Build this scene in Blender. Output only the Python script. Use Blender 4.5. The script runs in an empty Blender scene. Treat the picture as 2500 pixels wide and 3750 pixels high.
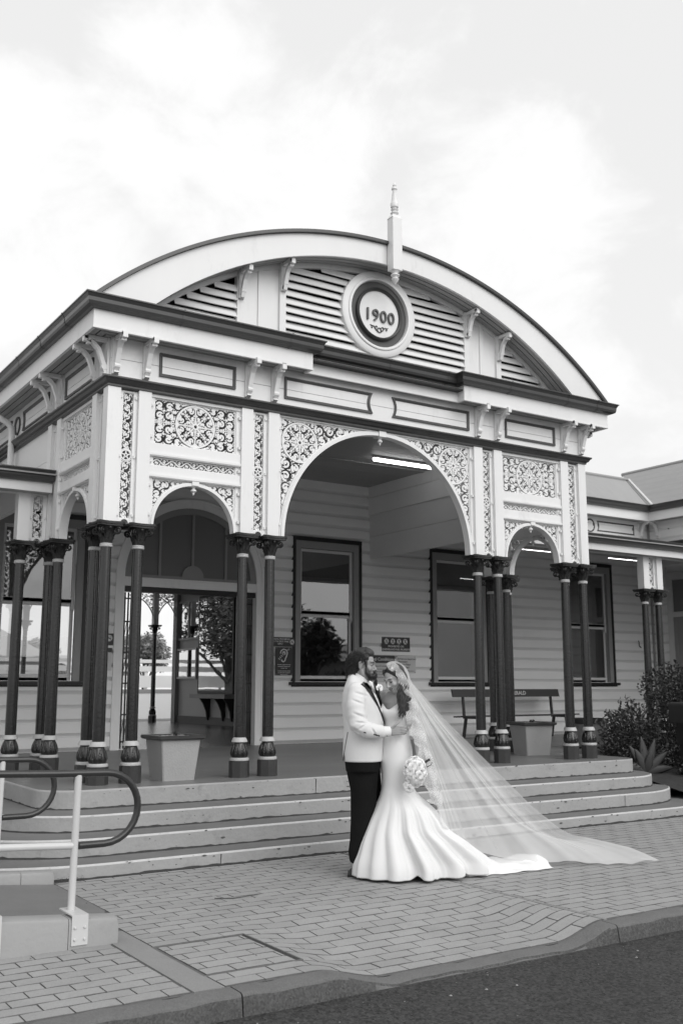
import bpy, bmesh, math, random
import numpy as np
from mathutils import Vector, Matrix
from mathutils.bvhtree import BVHTree
random.seed(7); rng = np.random.default_rng(11)
PI = math.pi; R = math.radians
SC = bpy.context.scene; COL = SC.collection
G = -0.057            # level of the footpath; the porch floor is at 0.55
FL = 0.55
# ------------------------------------------------------------------ camera
cam = bpy.data.cameras.new('camera'); cam_o = bpy.data.objects.new('camera', cam); COL.objects.link(cam_o)
cam_o.location = (-7.33517, -10.33761, 1.55)
cam_o.rotation_euler = (R(90) + 0.1714376, 0, -0.5781203)
cam.sensor_fit = 'VERTICAL'; cam.sensor_height = 36; cam.sensor_width = 24
cam.lens = 3688.1067/3750*36
cam.clip_start = 0.05; cam.clip_end = 2000
cam.dof.use_dof = True; cam.dof.focus_distance = 9.0; cam.dof.aperture_fstop = 4.0
SC.camera = cam_o
# ------------------------------------------------------------------ world
W = bpy.data.worlds.new('World'); SC.world = W; W.use_nodes = True
nt = W.node_tree; nt.nodes.clear()
def N(t, **k):
    n = nt.nodes.new(t)
    for a, b in k.items():
        if a in n.inputs: n.inputs[a].default_value = b
        else: setattr(n, a, b)
    return n
CLOUDS = [((.221,.88,.42),.10), ((.228,.842,.489),.06), ((.329,.792,.514),.085), ((.373,.754,.541),.06), ((.422,.773,.474),.09), ((.624,.651,.433),.10), ((-.5,.7,.45),.2), ((-.3,-.8,.5),.3), ((.9,-.2,.4),.25)]
SUN_EL, SUN_AZ = R(36), R(172)      # azimuth clockwise from +Y (north)
sky = N('ShaderNodeTexSky', sky_type='NISHITA', sun_disc=False, sun_elevation=SUN_EL, sun_rotation=SUN_AZ, air_density=1.0, dust_density=2.5)
bw = N('ShaderNodeRGBToBW'); nt.links.new(sky.outputs[0], bw.inputs[0])
tc = N('ShaderNodeTexCoord')
mp = N('ShaderNodeMapping'); mp.inputs['Scale'].default_value = (1.0, 1.0, 1.25); mp.inputs['Location'].default_value = (0.55, 0.2, 0.0)
nt.links.new(tc.outputs['Generated'], mp.inputs[0])
n1 = N('ShaderNodeTexNoise', Scale=7.0, Detail=11.0, Roughness=0.6, Distortion=0.3); nt.links.new(mp.outputs[0], n1.inputs['Vector'])
def mth(op, a, b):
    n = N('ShaderNodeMath', operation=op)
    for k, v in enumerate((a, b)):
        if isinstance(v, (int, float)): n.inputs[k].default_value = v
        else: nt.links.new(v, n.inputs[k])
    return n.outputs[0]
sep = N('ShaderNodeSeparateXYZ'); nt.links.new(tc.outputs['Generated'], sep.inputs[0])
def banks(cs):          # cumulus banks: each a soft cone of directions
    out = None
    for (x, y, z), w in cs:
        d = N('ShaderNodeVectorMath', operation='DOT_PRODUCT'); nt.links.new(tc.outputs['Generated'], d.inputs[0]); d.inputs[1].default_value = Vector((x, y, z)).normalized()
        r = N('ShaderNodeMapRange', interpolation_type='SMOOTHSTEP'); r.inputs['From Min'].default_value = math.cos(w*1.5); r.inputs['From Max'].default_value = math.cos(w*.35); nt.links.new(d.outputs['Value'], r.inputs['Value'])
        out = r.outputs[0] if out is None else mth('MAXIMUM', out, r.outputs[0])
    return out
bank = banks(CLOUDS)
low = N('ShaderNodeMapRange'); low.inputs['From Min'].default_value = 0.62; low.inputs['From Max'].default_value = 0.25; low.inputs['To Max'].default_value = 0.20; nt.links.new(sep.outputs[2], low.inputs['Value'])
cvr = mth('ADD', mth('ADD', mth('MULTIPLY', n1.outputs[0], 1.15), mth('MULTIPLY', bank, 0.26)), low.outputs[0])
cr = N('ShaderNodeMapRange', interpolation_type='SMOOTHSTEP'); cr.inputs['From Min'].default_value = 0.67; cr.inputs['From Max'].default_value = 0.93; nt.links.new(cvr, cr.inputs['Value'])
veil_sky = N('ShaderNodeMix', data_type='FLOAT'); veil_sky.inputs[0].default_value = 0.72
nt.links.new(bw.outputs[0], veil_sky.inputs[2]); veil_sky.inputs[3].default_value = 9.7
mixc = N('ShaderNodeMix', data_type='FLOAT'); nt.links.new(cr.outputs[0], mixc.inputs[0]); nt.links.new(veil_sky.outputs[0], mixc.inputs[2]); mixc.inputs[3].default_value = 8.65
bg = N('ShaderNodeBackground', Strength=0.11); nt.links.new(mixc.outputs[0], bg.inputs[0])
wo = N('ShaderNodeOutputWorld'); nt.links.new(bg.outputs[0], wo.inputs[0])
# ------------------------------------------------------------------ sun (overcast: broad and soft)
sl = bpy.data.lights.new('sun', 'SUN'); sl.energy = 1.5; sl.angle = R(50); sl.color = (1, 0.995, 0.985)
so = bpy.data.objects.new('sun', sl); COL.objects.link(so); so.location = (0, -10, 30)
sd = Vector((math.sin(SUN_AZ)*math.cos(SUN_EL), math.cos(SUN_AZ)*math.cos(SUN_EL), math.sin(SUN_EL)))
so.rotation_euler = sd.to_track_quat('Z', 'Y').to_euler()
SC.view_settings.view_transform = 'Standard'; SC.view_settings.look = 'None'
SC.view_settings.exposure = 0.08; SC.view_settings.gamma = 1.0; SC.view_settings.use_curve_mapping = False
SC.render.engine = 'CYCLES'; SC.cycles.max_bounces = 8; SC.cycles.transparent_max_bounces = 16
# ------------------------------------------------------------------ materials
def M(name, col, rough=0.6, var=0.08, scale=2.5, bump=0.0, bscale=60.0, spec=0.4, rnd=0.0, dirt=0.0, dscale=6.0, dcol=None, speck=0.0, spscale=120., coat=0.0, stretch=(1,1,1)):
    m = bpy.data.materials.new(name); m.use_nodes = True; t = m.node_tree; nd = t.nodes; L = t.links.new
    b = nd['Principled BSDF']; b.inputs['Roughness'].default_value = rough; b.inputs['Specular IOR Level'].default_value = spec
    if coat: b.inputs['Coat Weight'].default_value = coat; b.inputs['Coat Roughness'].default_value = 0.12
    tcn = nd.new('ShaderNodeTexCoord'); mpn = nd.new('ShaderNodeMapping'); mpn.inputs['Scale'].default_value = stretch
    geo = nd.new('ShaderNodeNewGeometry'); L(geo.outputs['Position'], mpn.inputs[0])
    def math_(op, a, b_):
        n = nd.new('ShaderNodeMath'); n.operation = op
        for i, v in enumerate((a, b_)):
            if isinstance(v, (int, float)): n.inputs[i].default_value = v
            else: L(v, n.inputs[i])
        return n.outputs[0]
    no = nd.new('ShaderNodeTexNoise'); no.inputs['Scale'].default_value = scale; no.inputs['Detail'].default_value = 6; no.inputs['Roughness'].default_value = 0.6
    L(mpn.outputs[0], no.inputs['Vector'])
    f = math_('ADD', math_('MULTIPLY', math_('SUBTRACT', no.outputs[0], 0.5), 2.4*var), 1.0)
    if rnd:
        oi = nd.new('ShaderNodeObjectInfo'); f = math_('MULTIPLY', f, math_('ADD', math_('MULTIPLY', math_('SUBTRACT', oi.outputs['Random'], 0.5), 2*rnd), 1.0))
    v = math_('MULTIPLY', f, col)
    if speck:
        vo = nd.new('ShaderNodeTexVoronoi'); vo.inputs['Scale'].default_value = spscale; L(geo.outputs['Position'], vo.inputs['Vector'])
        sb = nd.new('ShaderNodeRGBToBW'); L(vo.outputs['Color'], sb.inputs[0])
        v = math_('MULTIPLY', v, math_('ADD', math_('MULTIPLY', math_('SUBTRACT', sb.outputs[0], 0.5), 2*speck), 1.0))
    if dirt:
        dn = nd.new('ShaderNodeTexNoise'); dn.inputs['Scale'].default_value = dscale; dn.inputs['Detail'].default_value = 10; dn.inputs['Roughness'].default_value = 0.72
        L(mpn.outputs[0], dn.inputs['Vector'])
        rp = nd.new('ShaderNodeValToRGB'); rp.color_ramp.elements[0].position = 0.56; rp.color_ramp.elements[1].position = 0.72; L(dn.outputs[0], rp.inputs[0])
        mx = nd.new('ShaderNodeMix'); mx.data_type = 'FLOAT'; L(math_('MULTIPLY', rp.outputs[0], dirt), mx.inputs[0]); L(v, mx.inputs[2]); mx.inputs[3].default_value = dcol if dcol is not None else col*0.35
        v = mx.outputs[0]
    L(v, b.inputs['Base Color'])
    if bump:
        bn = nd.new('ShaderNodeTexNoise'); bn.inputs['Scale'].default_value = bscale; bn.inputs['Detail'].default_value = 5; L(mpn.outputs[0], bn.inputs['Vector'])
        bu = nd.new('ShaderNodeBump'); bu.inputs['Strength'].default_value = bump; bu.inputs['Distance'].default_value = 0.01; L(bn.outputs[0], bu.inputs['Height']); L(bu.outputs[0], b.inputs['Normal'])
    return m
WHITE = M('white_gloss_paint', 0.79, 0.38, 0.06, 1.5, 0.15, 11, dirt=0.34, dscale=4.0, dcol=0.52, stretch=(1,1,0.35))
IRON = M('white_cast_iron_paint', 0.80, 0.4, 0.05, 8, 0.1, 50, dirt=0.1, dscale=9, dcol=0.4)
DARK = M('dark_trim_paint', 0.045, 0.32, 0.25, 5, 0.12, 30, dirt=0.35, dscale=8, dcol=0.10)
COLM = M('dark_column_gloss', 0.017, 0.2, 0.3, 7, 0.12, 35, spec=0.6, dirt=0.3, dscale=9, dcol=0.045)
GUT = M('dark_gutter_metal', 0.05, 0.28, 0.15, 2, 0.05, 20, spec=0.5, dirt=0.3, dscale=5, dcol=0.09)
BOARD = M('weatherboard_paint', 0.76, 0.5, 0.07, 1.2, 0.1, 18, rnd=0.05, dirt=0.2, dscale=2.5, dcol=0.48, stretch=(0.25,1,1))
TRIM = M('grey_window_trim', 0.27, 0.45, 0.08, 3, 0.05, 20)
SASH = M('sash_white_paint', 0.62, 0.4, 0.05, 3)
BLK = M('near_black_paint', 0.014, 0.4, 0.2, 4)
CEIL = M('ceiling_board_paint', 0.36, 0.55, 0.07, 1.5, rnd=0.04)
RISER = M('painted_concrete_riser', 0.34, 0.62, 0.16, 2.4, 0.45, 24, dirt=0.6, dscale=5, dcol=0.19, speck=0.03, spscale=60)
TREAD = M('dark_painted_tread', 0.17, 0.62, 0.2, 2.2, 0.3, 40, dirt=0.4, dscale=4, dcol=0.26)
FLOOR = M('porch_floor_paint', 0.17, 0.42, 0.22, 1.6, 0.1, 30, dirt=0.45, dscale=3, dcol=0.27, stretch=(0.5,1,1))
NOSE = M('worn_white_nosing', 0.50, 0.6, 0.16, 9, 0.4, 60, dirt=0.9, dscale=11, dcol=0.27)
PAVER = M('concrete_paver', 0.315, 0.75, 0.14, 3, 0.35, 160, rnd=0.06, speck=0.15, spscale=220, dirt=0.45, dscale=2.6, dcol=0.2)
SAND = M('joint_sand', 0.13, 0.95, 0.3, 20)
KERBC = M('kerb_concrete', 0.14, 0.8, 0.14, 5, 0.6, 70, speck=0.15, spscale=150, dirt=0.5, dscale=6, dcol=0.08)
ASPH = M('asphalt', 0.040, 0.85, 0.25, 1.1, 1.0, 75, speck=0.8, spscale=62, dirt=0.3, dscale=30, dcol=0.08)
KERBF = M('dirty_kerb_face', 0.085, 0.9, 0.3, 9, 0.8, 50, speck=0.35, spscale=90, dirt=0.6, dscale=9, dcol=0.04)
STRIPC = M('concrete_strip', 0.25, 0.8, 0.1, 5, 0.4, 90, speck=0.1, spscale=200)
RAMPK = M('white_ramp_kerb', 0.33, 0.6, 0.09, 4, 0.3, 30, dirt=0.35, dscale=6, dcol=0.24)
RAMPS = M('ramp_surface', 0.18, 0.7, 0.15, 3, 0.4, 90, speck=0.1, spscale=200)
RAILW = M('white_rail_paint', 0.58, 0.35, 0.06, 6, dirt=0.2, dscale=12, dcol=0.35)
RINGP = M('pale_ring_paint', 0.46, 0.4, 0.12, 12, 0.2, 60, dirt=0.5, dscale=20, dcol=0.2)
RAILD = M('dark_rail_paint', 0.03, 0.3, 0.2, 8, spec=0.5, dirt=0.2, dscale=14, dcol=0.12)
PLANT = M('painted_concrete_planter', 0.36, 0.7, 0.06, 5, 0.4, 45, dirt=0.35, dscale=16, dcol=0.2)
SOIL = M('soil', 0.035, 0.95, 0.4, 14, 0.8, 40)
LEAF = M('shrub_leaf', 0.045, 0.4, 0.4, 3, spec=0.45)
LEAF2 = M('hedge_leaf', 0.036, 0.42, 0.45, 4, spec=0.4)
AGAVE = M('agave_leaf', 0.075, 0.5, 0.15, 8)
LEAFHZ = M('hazed_far_leaf', 0.26, 0.6, 0.4, 3)  # leaf colour lightened to paint haze and overexposure on the far trees
BARK = M('bark', 0.06, 0.9, 0.3, 8, 0.6, 30)
ROOF = M('corrugated_roof_paint', 0.30, 0.45, 0.08, 1.5, dirt=0.2, dscale=4, dcol=0.22)
SIGND = M('sign_dark_face', 0.04, 0.4, 0.05, 3)
SIGNL = M('sign_pale_face', 0.52, 0.4, 0.05, 3)
INKL = M('sign_pale_ink', 0.6, 0.5, 0.02, 3)
INKD = M('sign_dark_ink', 0.05, 0.5, 0.02, 3)
SUIT = M('ivory_jacket_cloth', 0.70, 0.75, 0.03, 5, 0.12, 9, spec=0.2)
TROU = M('black_trouser_cloth', 0.008, 0.85, 0.2, 6, 0.2, 12, spec=0.15)
SATB = M('black_satin', 0.013, 0.38, 0.15, 8, spec=0.4)
SHIRT = M('white_shirt_cloth', 0.76, 0.7, 0.02, 8, spec=0.2)
SATW = M('white_satin_gown', 0.77, 0.45, 0.015, 3, 0.03, 7, spec=0.35)
SKIN = M('skin', 0.31, 0.5, 0.10, 25, 0.05, 200, spec=0.35)
SKINB = M('bride_skin', 0.42, 0.45, 0.07, 25, 0.03, 200, spec=0.35)
HAIR = M('dark_hair', 0.024, 0.36, 0.5, 40, 0.3, 150, spec=0.5)
HAIRB = M('brown_hair', 0.034, 0.38, 0.5, 40, 0.3, 150, spec=0.5)
LIP = M('dark_lipstick', 0.05, 0.35, 0.1, 9)
LIPM = M('lip', 0.16, 0.5, 0.1, 9)
SHOE = M('black_leather', 0.010, 0.25, 0.1, 9, spec=0.5)
ROSEM = M('white_rose_petal', 0.88, 0.6, 0.04, 20, spec=0.2)
EYEW = M('eye_white', 0.6, 0.3, 0.02, 9)
def sheer(name, lo, hi, pattern=None):
    m = bpy.data.materials.new(name); m.use_nodes = True; t = m.node_tree; nd = t.nodes; L = t.links.new; nd.clear()
    tr = nd.new('ShaderNodeBsdfTransparent'); df = nd.new('ShaderNodeBsdfDiffuse'); df.inputs[0].default_value = (0.9,0.9,0.9,1)
    tl = nd.new('ShaderNodeBsdfTranslucent'); tl.inputs[0].default_value = (0.9,0.9,0.9,1)
    ms = nd.new('ShaderNodeMixShader'); ms.inputs[0].default_value = 0.4; L(df.outputs[0], ms.inputs[1]); L(tl.outputs[0], ms.inputs[2])
    mx = nd.new('ShaderNodeMixShader'); L(tr.outputs[0], mx.inputs[1]); L(ms.outputs[0], mx.inputs[2])
    lw = nd.new('ShaderNodeLayerWeight'); lw.inputs[0].default_value = 0.35
    mr = nd.new('ShaderNodeMapRange'); mr.inputs['To Min'].default_value = lo; mr.inputs['To Max'].default_value = hi; L(lw.outputs['Facing'], mr.inputs['Value'])
    fac = mr.outputs[0]
    if pattern:
        geo = nd.new('ShaderNodeNewGeometry')
        vo = nd.new('ShaderNodeTexVoronoi'); vo.feature = 'DISTANCE_TO_EDGE'; vo.inputs['Scale'].default_value = pattern; L(geo.outputs['Position'], vo.inputs['Vector'])
        rp = nd.new('ShaderNodeValToRGB'); rp.color_ramp.elements[0].position = 0.05; rp.color_ramp.elements[1].position = 0.14
        rp.color_ramp.elements[0].color = (0.9,0.9,0.9,1); rp.color_ramp.elements[1].color = (0.42,0.42,0.42,1); L(vo.outputs['Distance'], rp.inputs[0])
        v2 = nd.new('ShaderNodeTexVoronoi'); v2.inputs['Scale'].default_value = pattern*0.42; L(geo.outputs['Position'], v2.inputs['Vector'])
        r2 = nd.new('ShaderNodeValToRGB'); r2.color_ramp.elements[0].position = 0.25; r2.color_ramp.elements[1].position = 0.45
        r2.color_ramp.elements[0].color = (0.75,0.75,0.75,1); r2.color_ramp.elements[1].color = (0,0,0,1); L(v2.outputs['Distance'], r2.inputs[0])
        mm = nd.new('ShaderNodeMath'); mm.operation = 'MAXIMUM'; L(rp.outputs[0], mm.inputs[0]); L(r2.outputs[0], mm.inputs[1])
        fac = mm.outputs[0]
    L(fac, mx.inputs[0]); o = nd.new('ShaderNodeOutputMaterial'); L(mx.outputs[0], o.inputs[0])
    return m
TULLE = sheer('sheer_tulle', 0.52, 0.85)
LACE = sheer('lace_border', 0, 0, 120.0)
def glass(name, dark, ior=1.9, clear=0.0, rough=.015):
    m = bpy.data.materials.new(name); m.use_nodes = True; t = m.node_tree; nd = t.nodes; L = t.links.new; nd.clear()
    gl = nd.new('ShaderNodeBsdfGlossy'); gl.inputs['Roughness'].default_value = rough
    fr = nd.new('ShaderNodeFresnel'); fr.inputs['IOR'].default_value = ior
    tr = nd.new('ShaderNodeBsdfTransparent'); tr.inputs[0].default_value = (clear, clear, clear, 1)
    df = nd.new('ShaderNodeBsdfDiffuse'); df.inputs[0].default_value = (dark, dark, dark, 1)
    bs = nd.new('ShaderNodeAddShader'); L(tr.outputs[0], bs.inputs[0]); L(df.outputs[0], bs.inputs[1])
    no = nd.new('ShaderNodeTexNoise'); no.inputs['Scale'].default_value = 1.6; geo = nd.new('ShaderNodeNewGeometry'); L(geo.outputs['Position'], no.inputs['Vector'])
    bu = nd.new('ShaderNodeBump'); bu.inputs['Strength'].default_value = 0.025; bu.inputs['Distance'].default_value = 0.05; L(no.outputs[0], bu.inputs['Height']); L(bu.outputs[0], gl.inputs['Normal'])
    mx = nd.new('ShaderNodeMixShader'); L(fr.outputs[0], mx.inputs[0]); L(bs.outputs[0], mx.inputs[1]); L(gl.outputs[0], mx.inputs[2])
    o = nd.new('ShaderNodeOutputMaterial'); L(mx.outputs[0], o.inputs[0]); return m
GLASS = glass('window_glass', 0.004, 3.1, 0.75)
FROST = glass('dark_obscure_glass', 0.17, 1.4, 0.0, .3)
def emis(name, s):
    m = bpy.data.materials.new(name); m.use_nodes = True; b = m.node_tree.nodes['Principled BSDF']
    b.inputs['Base Color'].default_value = (0.8,0.8,0.8,1); b.inputs['Emission Color'].default_value = (1,1,1,1); b.inputs['Emission Strength'].default_value = s; return m
TUBE = emis('lit_fluorescent_tube', 6.0)
# ------------------------------------------------------------------ mesh helpers
class MB:
    def __init__(s): s.v = []; s.f = []
    def add(s, vs, fs):
        o = len(s.v); s.v += [tuple(map(float, p)) for p in vs]; s.f += [tuple(i+o for i in f) for f in fs]; return s
    def box(s, x0, x1, y0, y1, z0, z1):
        return s.add([(x0,y0,z0),(x1,y0,z0),(x1,y1,z0),(x0,y1,z0),(x0,y0,z1),(x1,y0,z1),(x1,y1,z1),(x0,y1,z1)],
                     [(3,2,1,0),(4,5,6,7),(0,1,5,4),(1,2,6,5),(2,3,7,6),(3,0,4,7)])
    def prism(s, pts, f0, f1):      # pts 2d, f0/f1 map 2d -> 3d for the two caps
        n = len(pts); vs = [f0(*p) for p in pts] + [f1(*p) for p in pts]
        return s.add(vs, [tuple(range(n))[::-1], tuple(range(n, 2*n))] + [(i, (i+1) % n, n+(i+1) % n, n+i) for i in range(n)])
    def xz(s, pts, y0, y1): return s.prism(pts, lambda a, b: (a, y0, b), lambda a, b: (a, y1, b))
    def xy(s, pts, z0, z1): return s.prism(pts, lambda a, b: (a, b, z0), lambda a, b: (a, b, z1))
    def yz(s, pts, x0, x1): return s.prism(pts, lambda a, b: (x0, a, b), lambda a, b: (x1, a, b))
    def loft(s, rings, closed=True, caps=True):
        n = len(rings[0]); vs = [p for r in rings for p in r]; fs = []
        for k in range(len(rings)-1):
            for i in range(n if closed else n-1):
                j = (i+1) % n; fs.append((k*n+i, k*n+j, (k+1)*n+j, (k+1)*n+i))
        if caps and closed: fs += [tuple(range(n))[::-1], tuple(range((len(rings)-1)*n, len(rings)*n))]
        return s.add(vs, fs)
    def tube(s, path, r, n=8, caps=True, flat=1.0):
        P = [Vector(p) for p in path]; m = len(P); rr = r if hasattr(r, '__len__') else [r]*m
        rings = []; up = None
        for i in range(m):
            t = (P[min(i+1, m-1)] - P[max(i-1, 0)]).normalized()
            if up is None:
                a = Vector((0,0,1)) if abs(t.z) < 0.9 else Vector((1,0,0)); up = (a - t*a.dot(t)).normalized()
            else: up = (up - t*up.dot(t)).normalized()
            sd_ = t.cross(up)
            rings.append([P[i] + (up*math.cos(2*PI*k/n)*flat + sd_*math.sin(2*PI*k/n))*rr[i] for k in range(n)])
        return s.loft(rings, True, caps)
    def lathe(s, prof, n=20, c=(0,0,0), fn=None):
        rings = [[(c[0]+(r*(fn(a, z, r) if fn else 1))*math.cos(a), c[1]+(r*(fn(a, z, r) if fn else 1))*math.sin(a), c[2]+z) for a in [2*PI*k/n for k in range(n)]] for r, z in prof]
        return s.loft(rings)
    def ell(s, c, r, n=14, rot=None):
        rings = []
        for i in range(n+1):
            th = max(0.02, min(PI-0.02, PI*i/n)); ring = []
            for k in range(n*2):
                a = PI*k/n; p = Vector((r[0]*math.sin(th)*math.cos(a), r[1]*math.sin(th)*math.sin(a), -r[2]*math.cos(th)))
                if rot is not None: p = rot @ p
                ring.append(Vector(c)+p)
            rings.append(ring)
        return s.loft(rings)
    def strip(s, pts, w, y0, y1, mp=None, closed=False):   # flat ribbon in a plane: rectangular section
        P = np.array(pts, float); m = len(P); ww = w if hasattr(w, '__len__') else [w]*m
        rings = []
        for i in range(m):
            a = P[(i-1) % m] if (closed or i > 0) else P[i]; b = P[(i+1) % m] if (closed or i < m-1) else P[i]
            t = b-a; t = t/(np.hypot(*t)+1e-9); nn = np.array([-t[1], t[0]])*ww[i]/2
            q = [P[i]+nn, P[i]-nn]
            ring = [(q[0][0], y0, q[0][1]), (q[1][0], y0, q[1][1]), (q[1][0], y1, q[1][1]), (q[0][0], y1, q[0][1])]
            rings.append(ring)
        if closed: rings.append(rings[0])
        return s.loft(rings, True, not closed)
    def mesh(s, name, mat, smooth=False, fix=True):
        me = bpy.data.meshes.new(name); me.from_pydata(s.v, [], s.f)
        if fix:
            bm = bmesh.new(); bm.from_mesh(me); bmesh.ops.recalc_face_normals(bm, faces=bm.faces); bm.to_mesh(me); bm.free()
        if mat: me.materials.append(mat)
        if smooth:
            me.polygons.foreach_set('use_smooth', [True]*len(me.polygons))
            if smooth != 'all' and hasattr(me, 'set_sharp_from_angle'): me.set_sharp_from_angle(angle=R(38))
        me.update(); return me
    def build(s, name, mat, parent=None, smooth=False, fix=True, loc=None):
        return ob(name, s.mesh(name, mat, smooth, fix), parent, loc)
def ob(name, me, parent=None, loc=None, rz=None):
    o = bpy.data.objects.new(name, me); COL.objects.link(o)
    if parent is not None: o.parent = parent
    if loc is not None: o.location = loc
    if rz is not None: o.rotation_euler = (0, 0, rz)
    return o
def tag(o, label=None, cat=None, group=None, kind=None):
    if label: o['label'] = label
    if cat: o['category'] = cat
    if group: o['group'] = group
    if kind: o['kind'] = kind
    return o
def empty(name, loc=(0,0,0), rz=0, **k):
    o = bpy.data.objects.new(name, None); COL.objects.link(o); o.location = loc; o.rotation_euler = (0,0,rz); o.empty_display_size = 0.2
    return tag(o, **k) if k else o
def copy_tree(o, parent=None):
    c = o.copy(); COL.objects.link(c); c.parent = parent
    for ch in list(o.children): copy_tree(ch, c)
    return c
def offset_path(P, d):      # 2d open polyline, offset to the left side by d with mitres
    P = [np.array(p, float) for p in P]; out = []
    for i in range(len(P)):
        ns = []
        if i > 0: t = P[i]-P[i-1]; t = t/np.hypot(*t); ns.append(np.array([-t[1], t[0]]))
        if i < len(P)-1: t = P[i+1]-P[i]; t = t/np.hypot(*t); ns.append(np.array([-t[1], t[0]]))
        n = sum(ns); n = n/np.hypot(*n); out.append(P[i]+n*d/max(0.3, float(n @ ns[0])))
    return out
def cornice(mb, path, prof):    # sweep closed profile [(outward, z)] along plan path; outward = right hand side of travel
    offs = {}
    for d, z in prof:
        if d not in offs: offs[d] = offset_path(path, -d)
    rings = [[(offs[d][i][0], offs[d][i][1], z) for d, z in prof] for i in range(len(path))]
    return mb.loft(rings)
def remesh(mb, name, mat, voxel=0.006, smooth=4, parent=None, fac=0.5):
    me = mb.mesh(name+'_raw', None, fix=True); o = bpy.data.objects.new(name+'_raw', me); COL.objects.link(o)
    md = o.modifiers.new('r', 'REMESH'); md.mode = 'VOXEL'; md.voxel_size = voxel
    if smooth: sm = o.modifiers.new('s', 'SMOOTH'); sm.iterations = smooth; sm.factor = fac
    dg = bpy.context.evaluated_depsgraph_get(); dg.update()
    m2 = bpy.data.meshes.new_from_object(o.evaluated_get(dg)); m2.name = name
    bpy.data.objects.remove(o); bpy.data.meshes.remove(me)
    m2.materials.clear(); m2.materials.append(mat); m2.polygons.foreach_set('use_smooth', [True]*len(m2.polygons)); m2.update()
    return ob(name, m2, parent)
def text_mesh(txt, size, mat, name='lettering', depth=0.002, align='CENTER', bold=0.0, spacing=1.0):
    cu = bpy.data.curves.new('t', 'FONT'); cu.body = txt; cu.size = size; cu.extrude = depth/2; cu.align_x = align; cu.align_y = 'CENTER'; cu.offset = bold; cu.space_character = spacing; cu.resolution_u = 3
    o = bpy.data.objects.new('t', cu); COL.objects.link(o); dg = bpy.context.evaluated_depsgraph_get(); dg.update()
    me = bpy.data.meshes.new_from_object(o.evaluated_get(dg)); bpy.data.objects.remove(o); bpy.data.curves.remove(cu)
    me.materials.clear(); me.materials.append(mat); me.name = name; return me
def put_text(txt, size, mat, parent, x, y, z, **k):     # faces -Y
    o = ob('lettering', text_mesh(txt, size, mat, **k), parent, (x, y, z)); o.rotation_euler = (R(90), 0, 0); return o
# ================================================================== GROUND
def ss(a, b, x):
    t = max(0.0, min(1.0, (x-a)/(b-a))); return t*t*(3-2*t)
def hp(x, y):           # height of the footpath, with the dropped crossing
    return G - 0.092*ss(-4.12, -3.62, x)*(1-ss(-2.18, -1.74, x))*ss(-3.45, -4.95, y)
gr = MB(); gr.add([(-300,-300,-0.26),(300,-300,-0.26),(300,300,-0.26),(-300,300,-0.26)], [(0,1,2,3)])
tag(gr.build('ground', M('dry_ground', 0.16, 0.95, 0.25, 0.4, 0.3, 8)), kind='structure')
ZR = G-0.118
rd = MB(); nx, ny = 60, 24
for i in range(nx+1):
    for j in range(ny+1):
        x = -40+80*i/nx; y = -5.2-9.5*j/ny
        rd.v.append((x, y, ZR + 0.03*math.sin(PI*j/ny) + 0.004*math.sin(x*3.1)*math.sin(y*2.3)))
for i in range(nx):
    for j in range(ny): a = i*(ny+1)+j; rd.f.append((a, a+1, a+ny+2, a+ny+1))
road = tag(rd.build('road', ASPH, smooth=True), kind='structure')
# loose chips on the asphalt
ch = MB()
for _ in range(700):
    x, y = random.uniform(-6, 1), random.uniform(-9.0, -5.35); r = random.choice([0.003]*12+[0.005]*4+[0.009])
    ch.lathe([(r*.5, 0), (r, r*.4), (r*.3, r*.9)], 5, (x, y, ZR+0.0025), lambda a, z, q: 1+0.3*math.sin(a*3+x*50))
tag(ch.build('road_chips', M('pale_stone_chip', 0.30, 0.8, 0.5, 30)), kind='stuff')
# ---- kerb
kerb = tag(empty('kerb', (0, -5.2, G)), kind='structure')
def kerb_run(x0, x1):
    n = max(2, int((x1-x0)/0.06)); rings = []
    for i in range(n+1):
        x = x0+(x1-x0)*i/n; d = hp(x, -5.12)-G
        wob = 0.004*math.sin(x*9)+0.003*math.sin(x*23)
        zt = d+wob; zb = ZR-G-0.06
        rings.append([(x, 0.083, zb), (x, 0.083, zt-0.010), (x, 0.076, zt-0.002), (x, -0.045, zt-0.004), (x, -0.060, zt-0.009), (x, -0.068, zt-0.022), (x, -0.082+wob, max(ZR-G, zt-0.10)+0.004), (x, -0.095+wob, zb)])
    m = MB(); m.loft(rings); return m
xs = [-12, -9.2, -6.6, -4.655, -1.772, 0.7, 3.4, 6.2, 9.0, 12]
def kface(o):
    o.data.materials.append(KERBF)
    for p in o.data.polygons:
        if abs(p.normal.z) < .55 and p.center.z < -.022: p.material_index = 1
for a, b in zip(xs, xs[1:]): kface(kerb_run(a+0.004, b-0.004).build('kerb_stone', KERBC, kerb, smooth=True))
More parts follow.
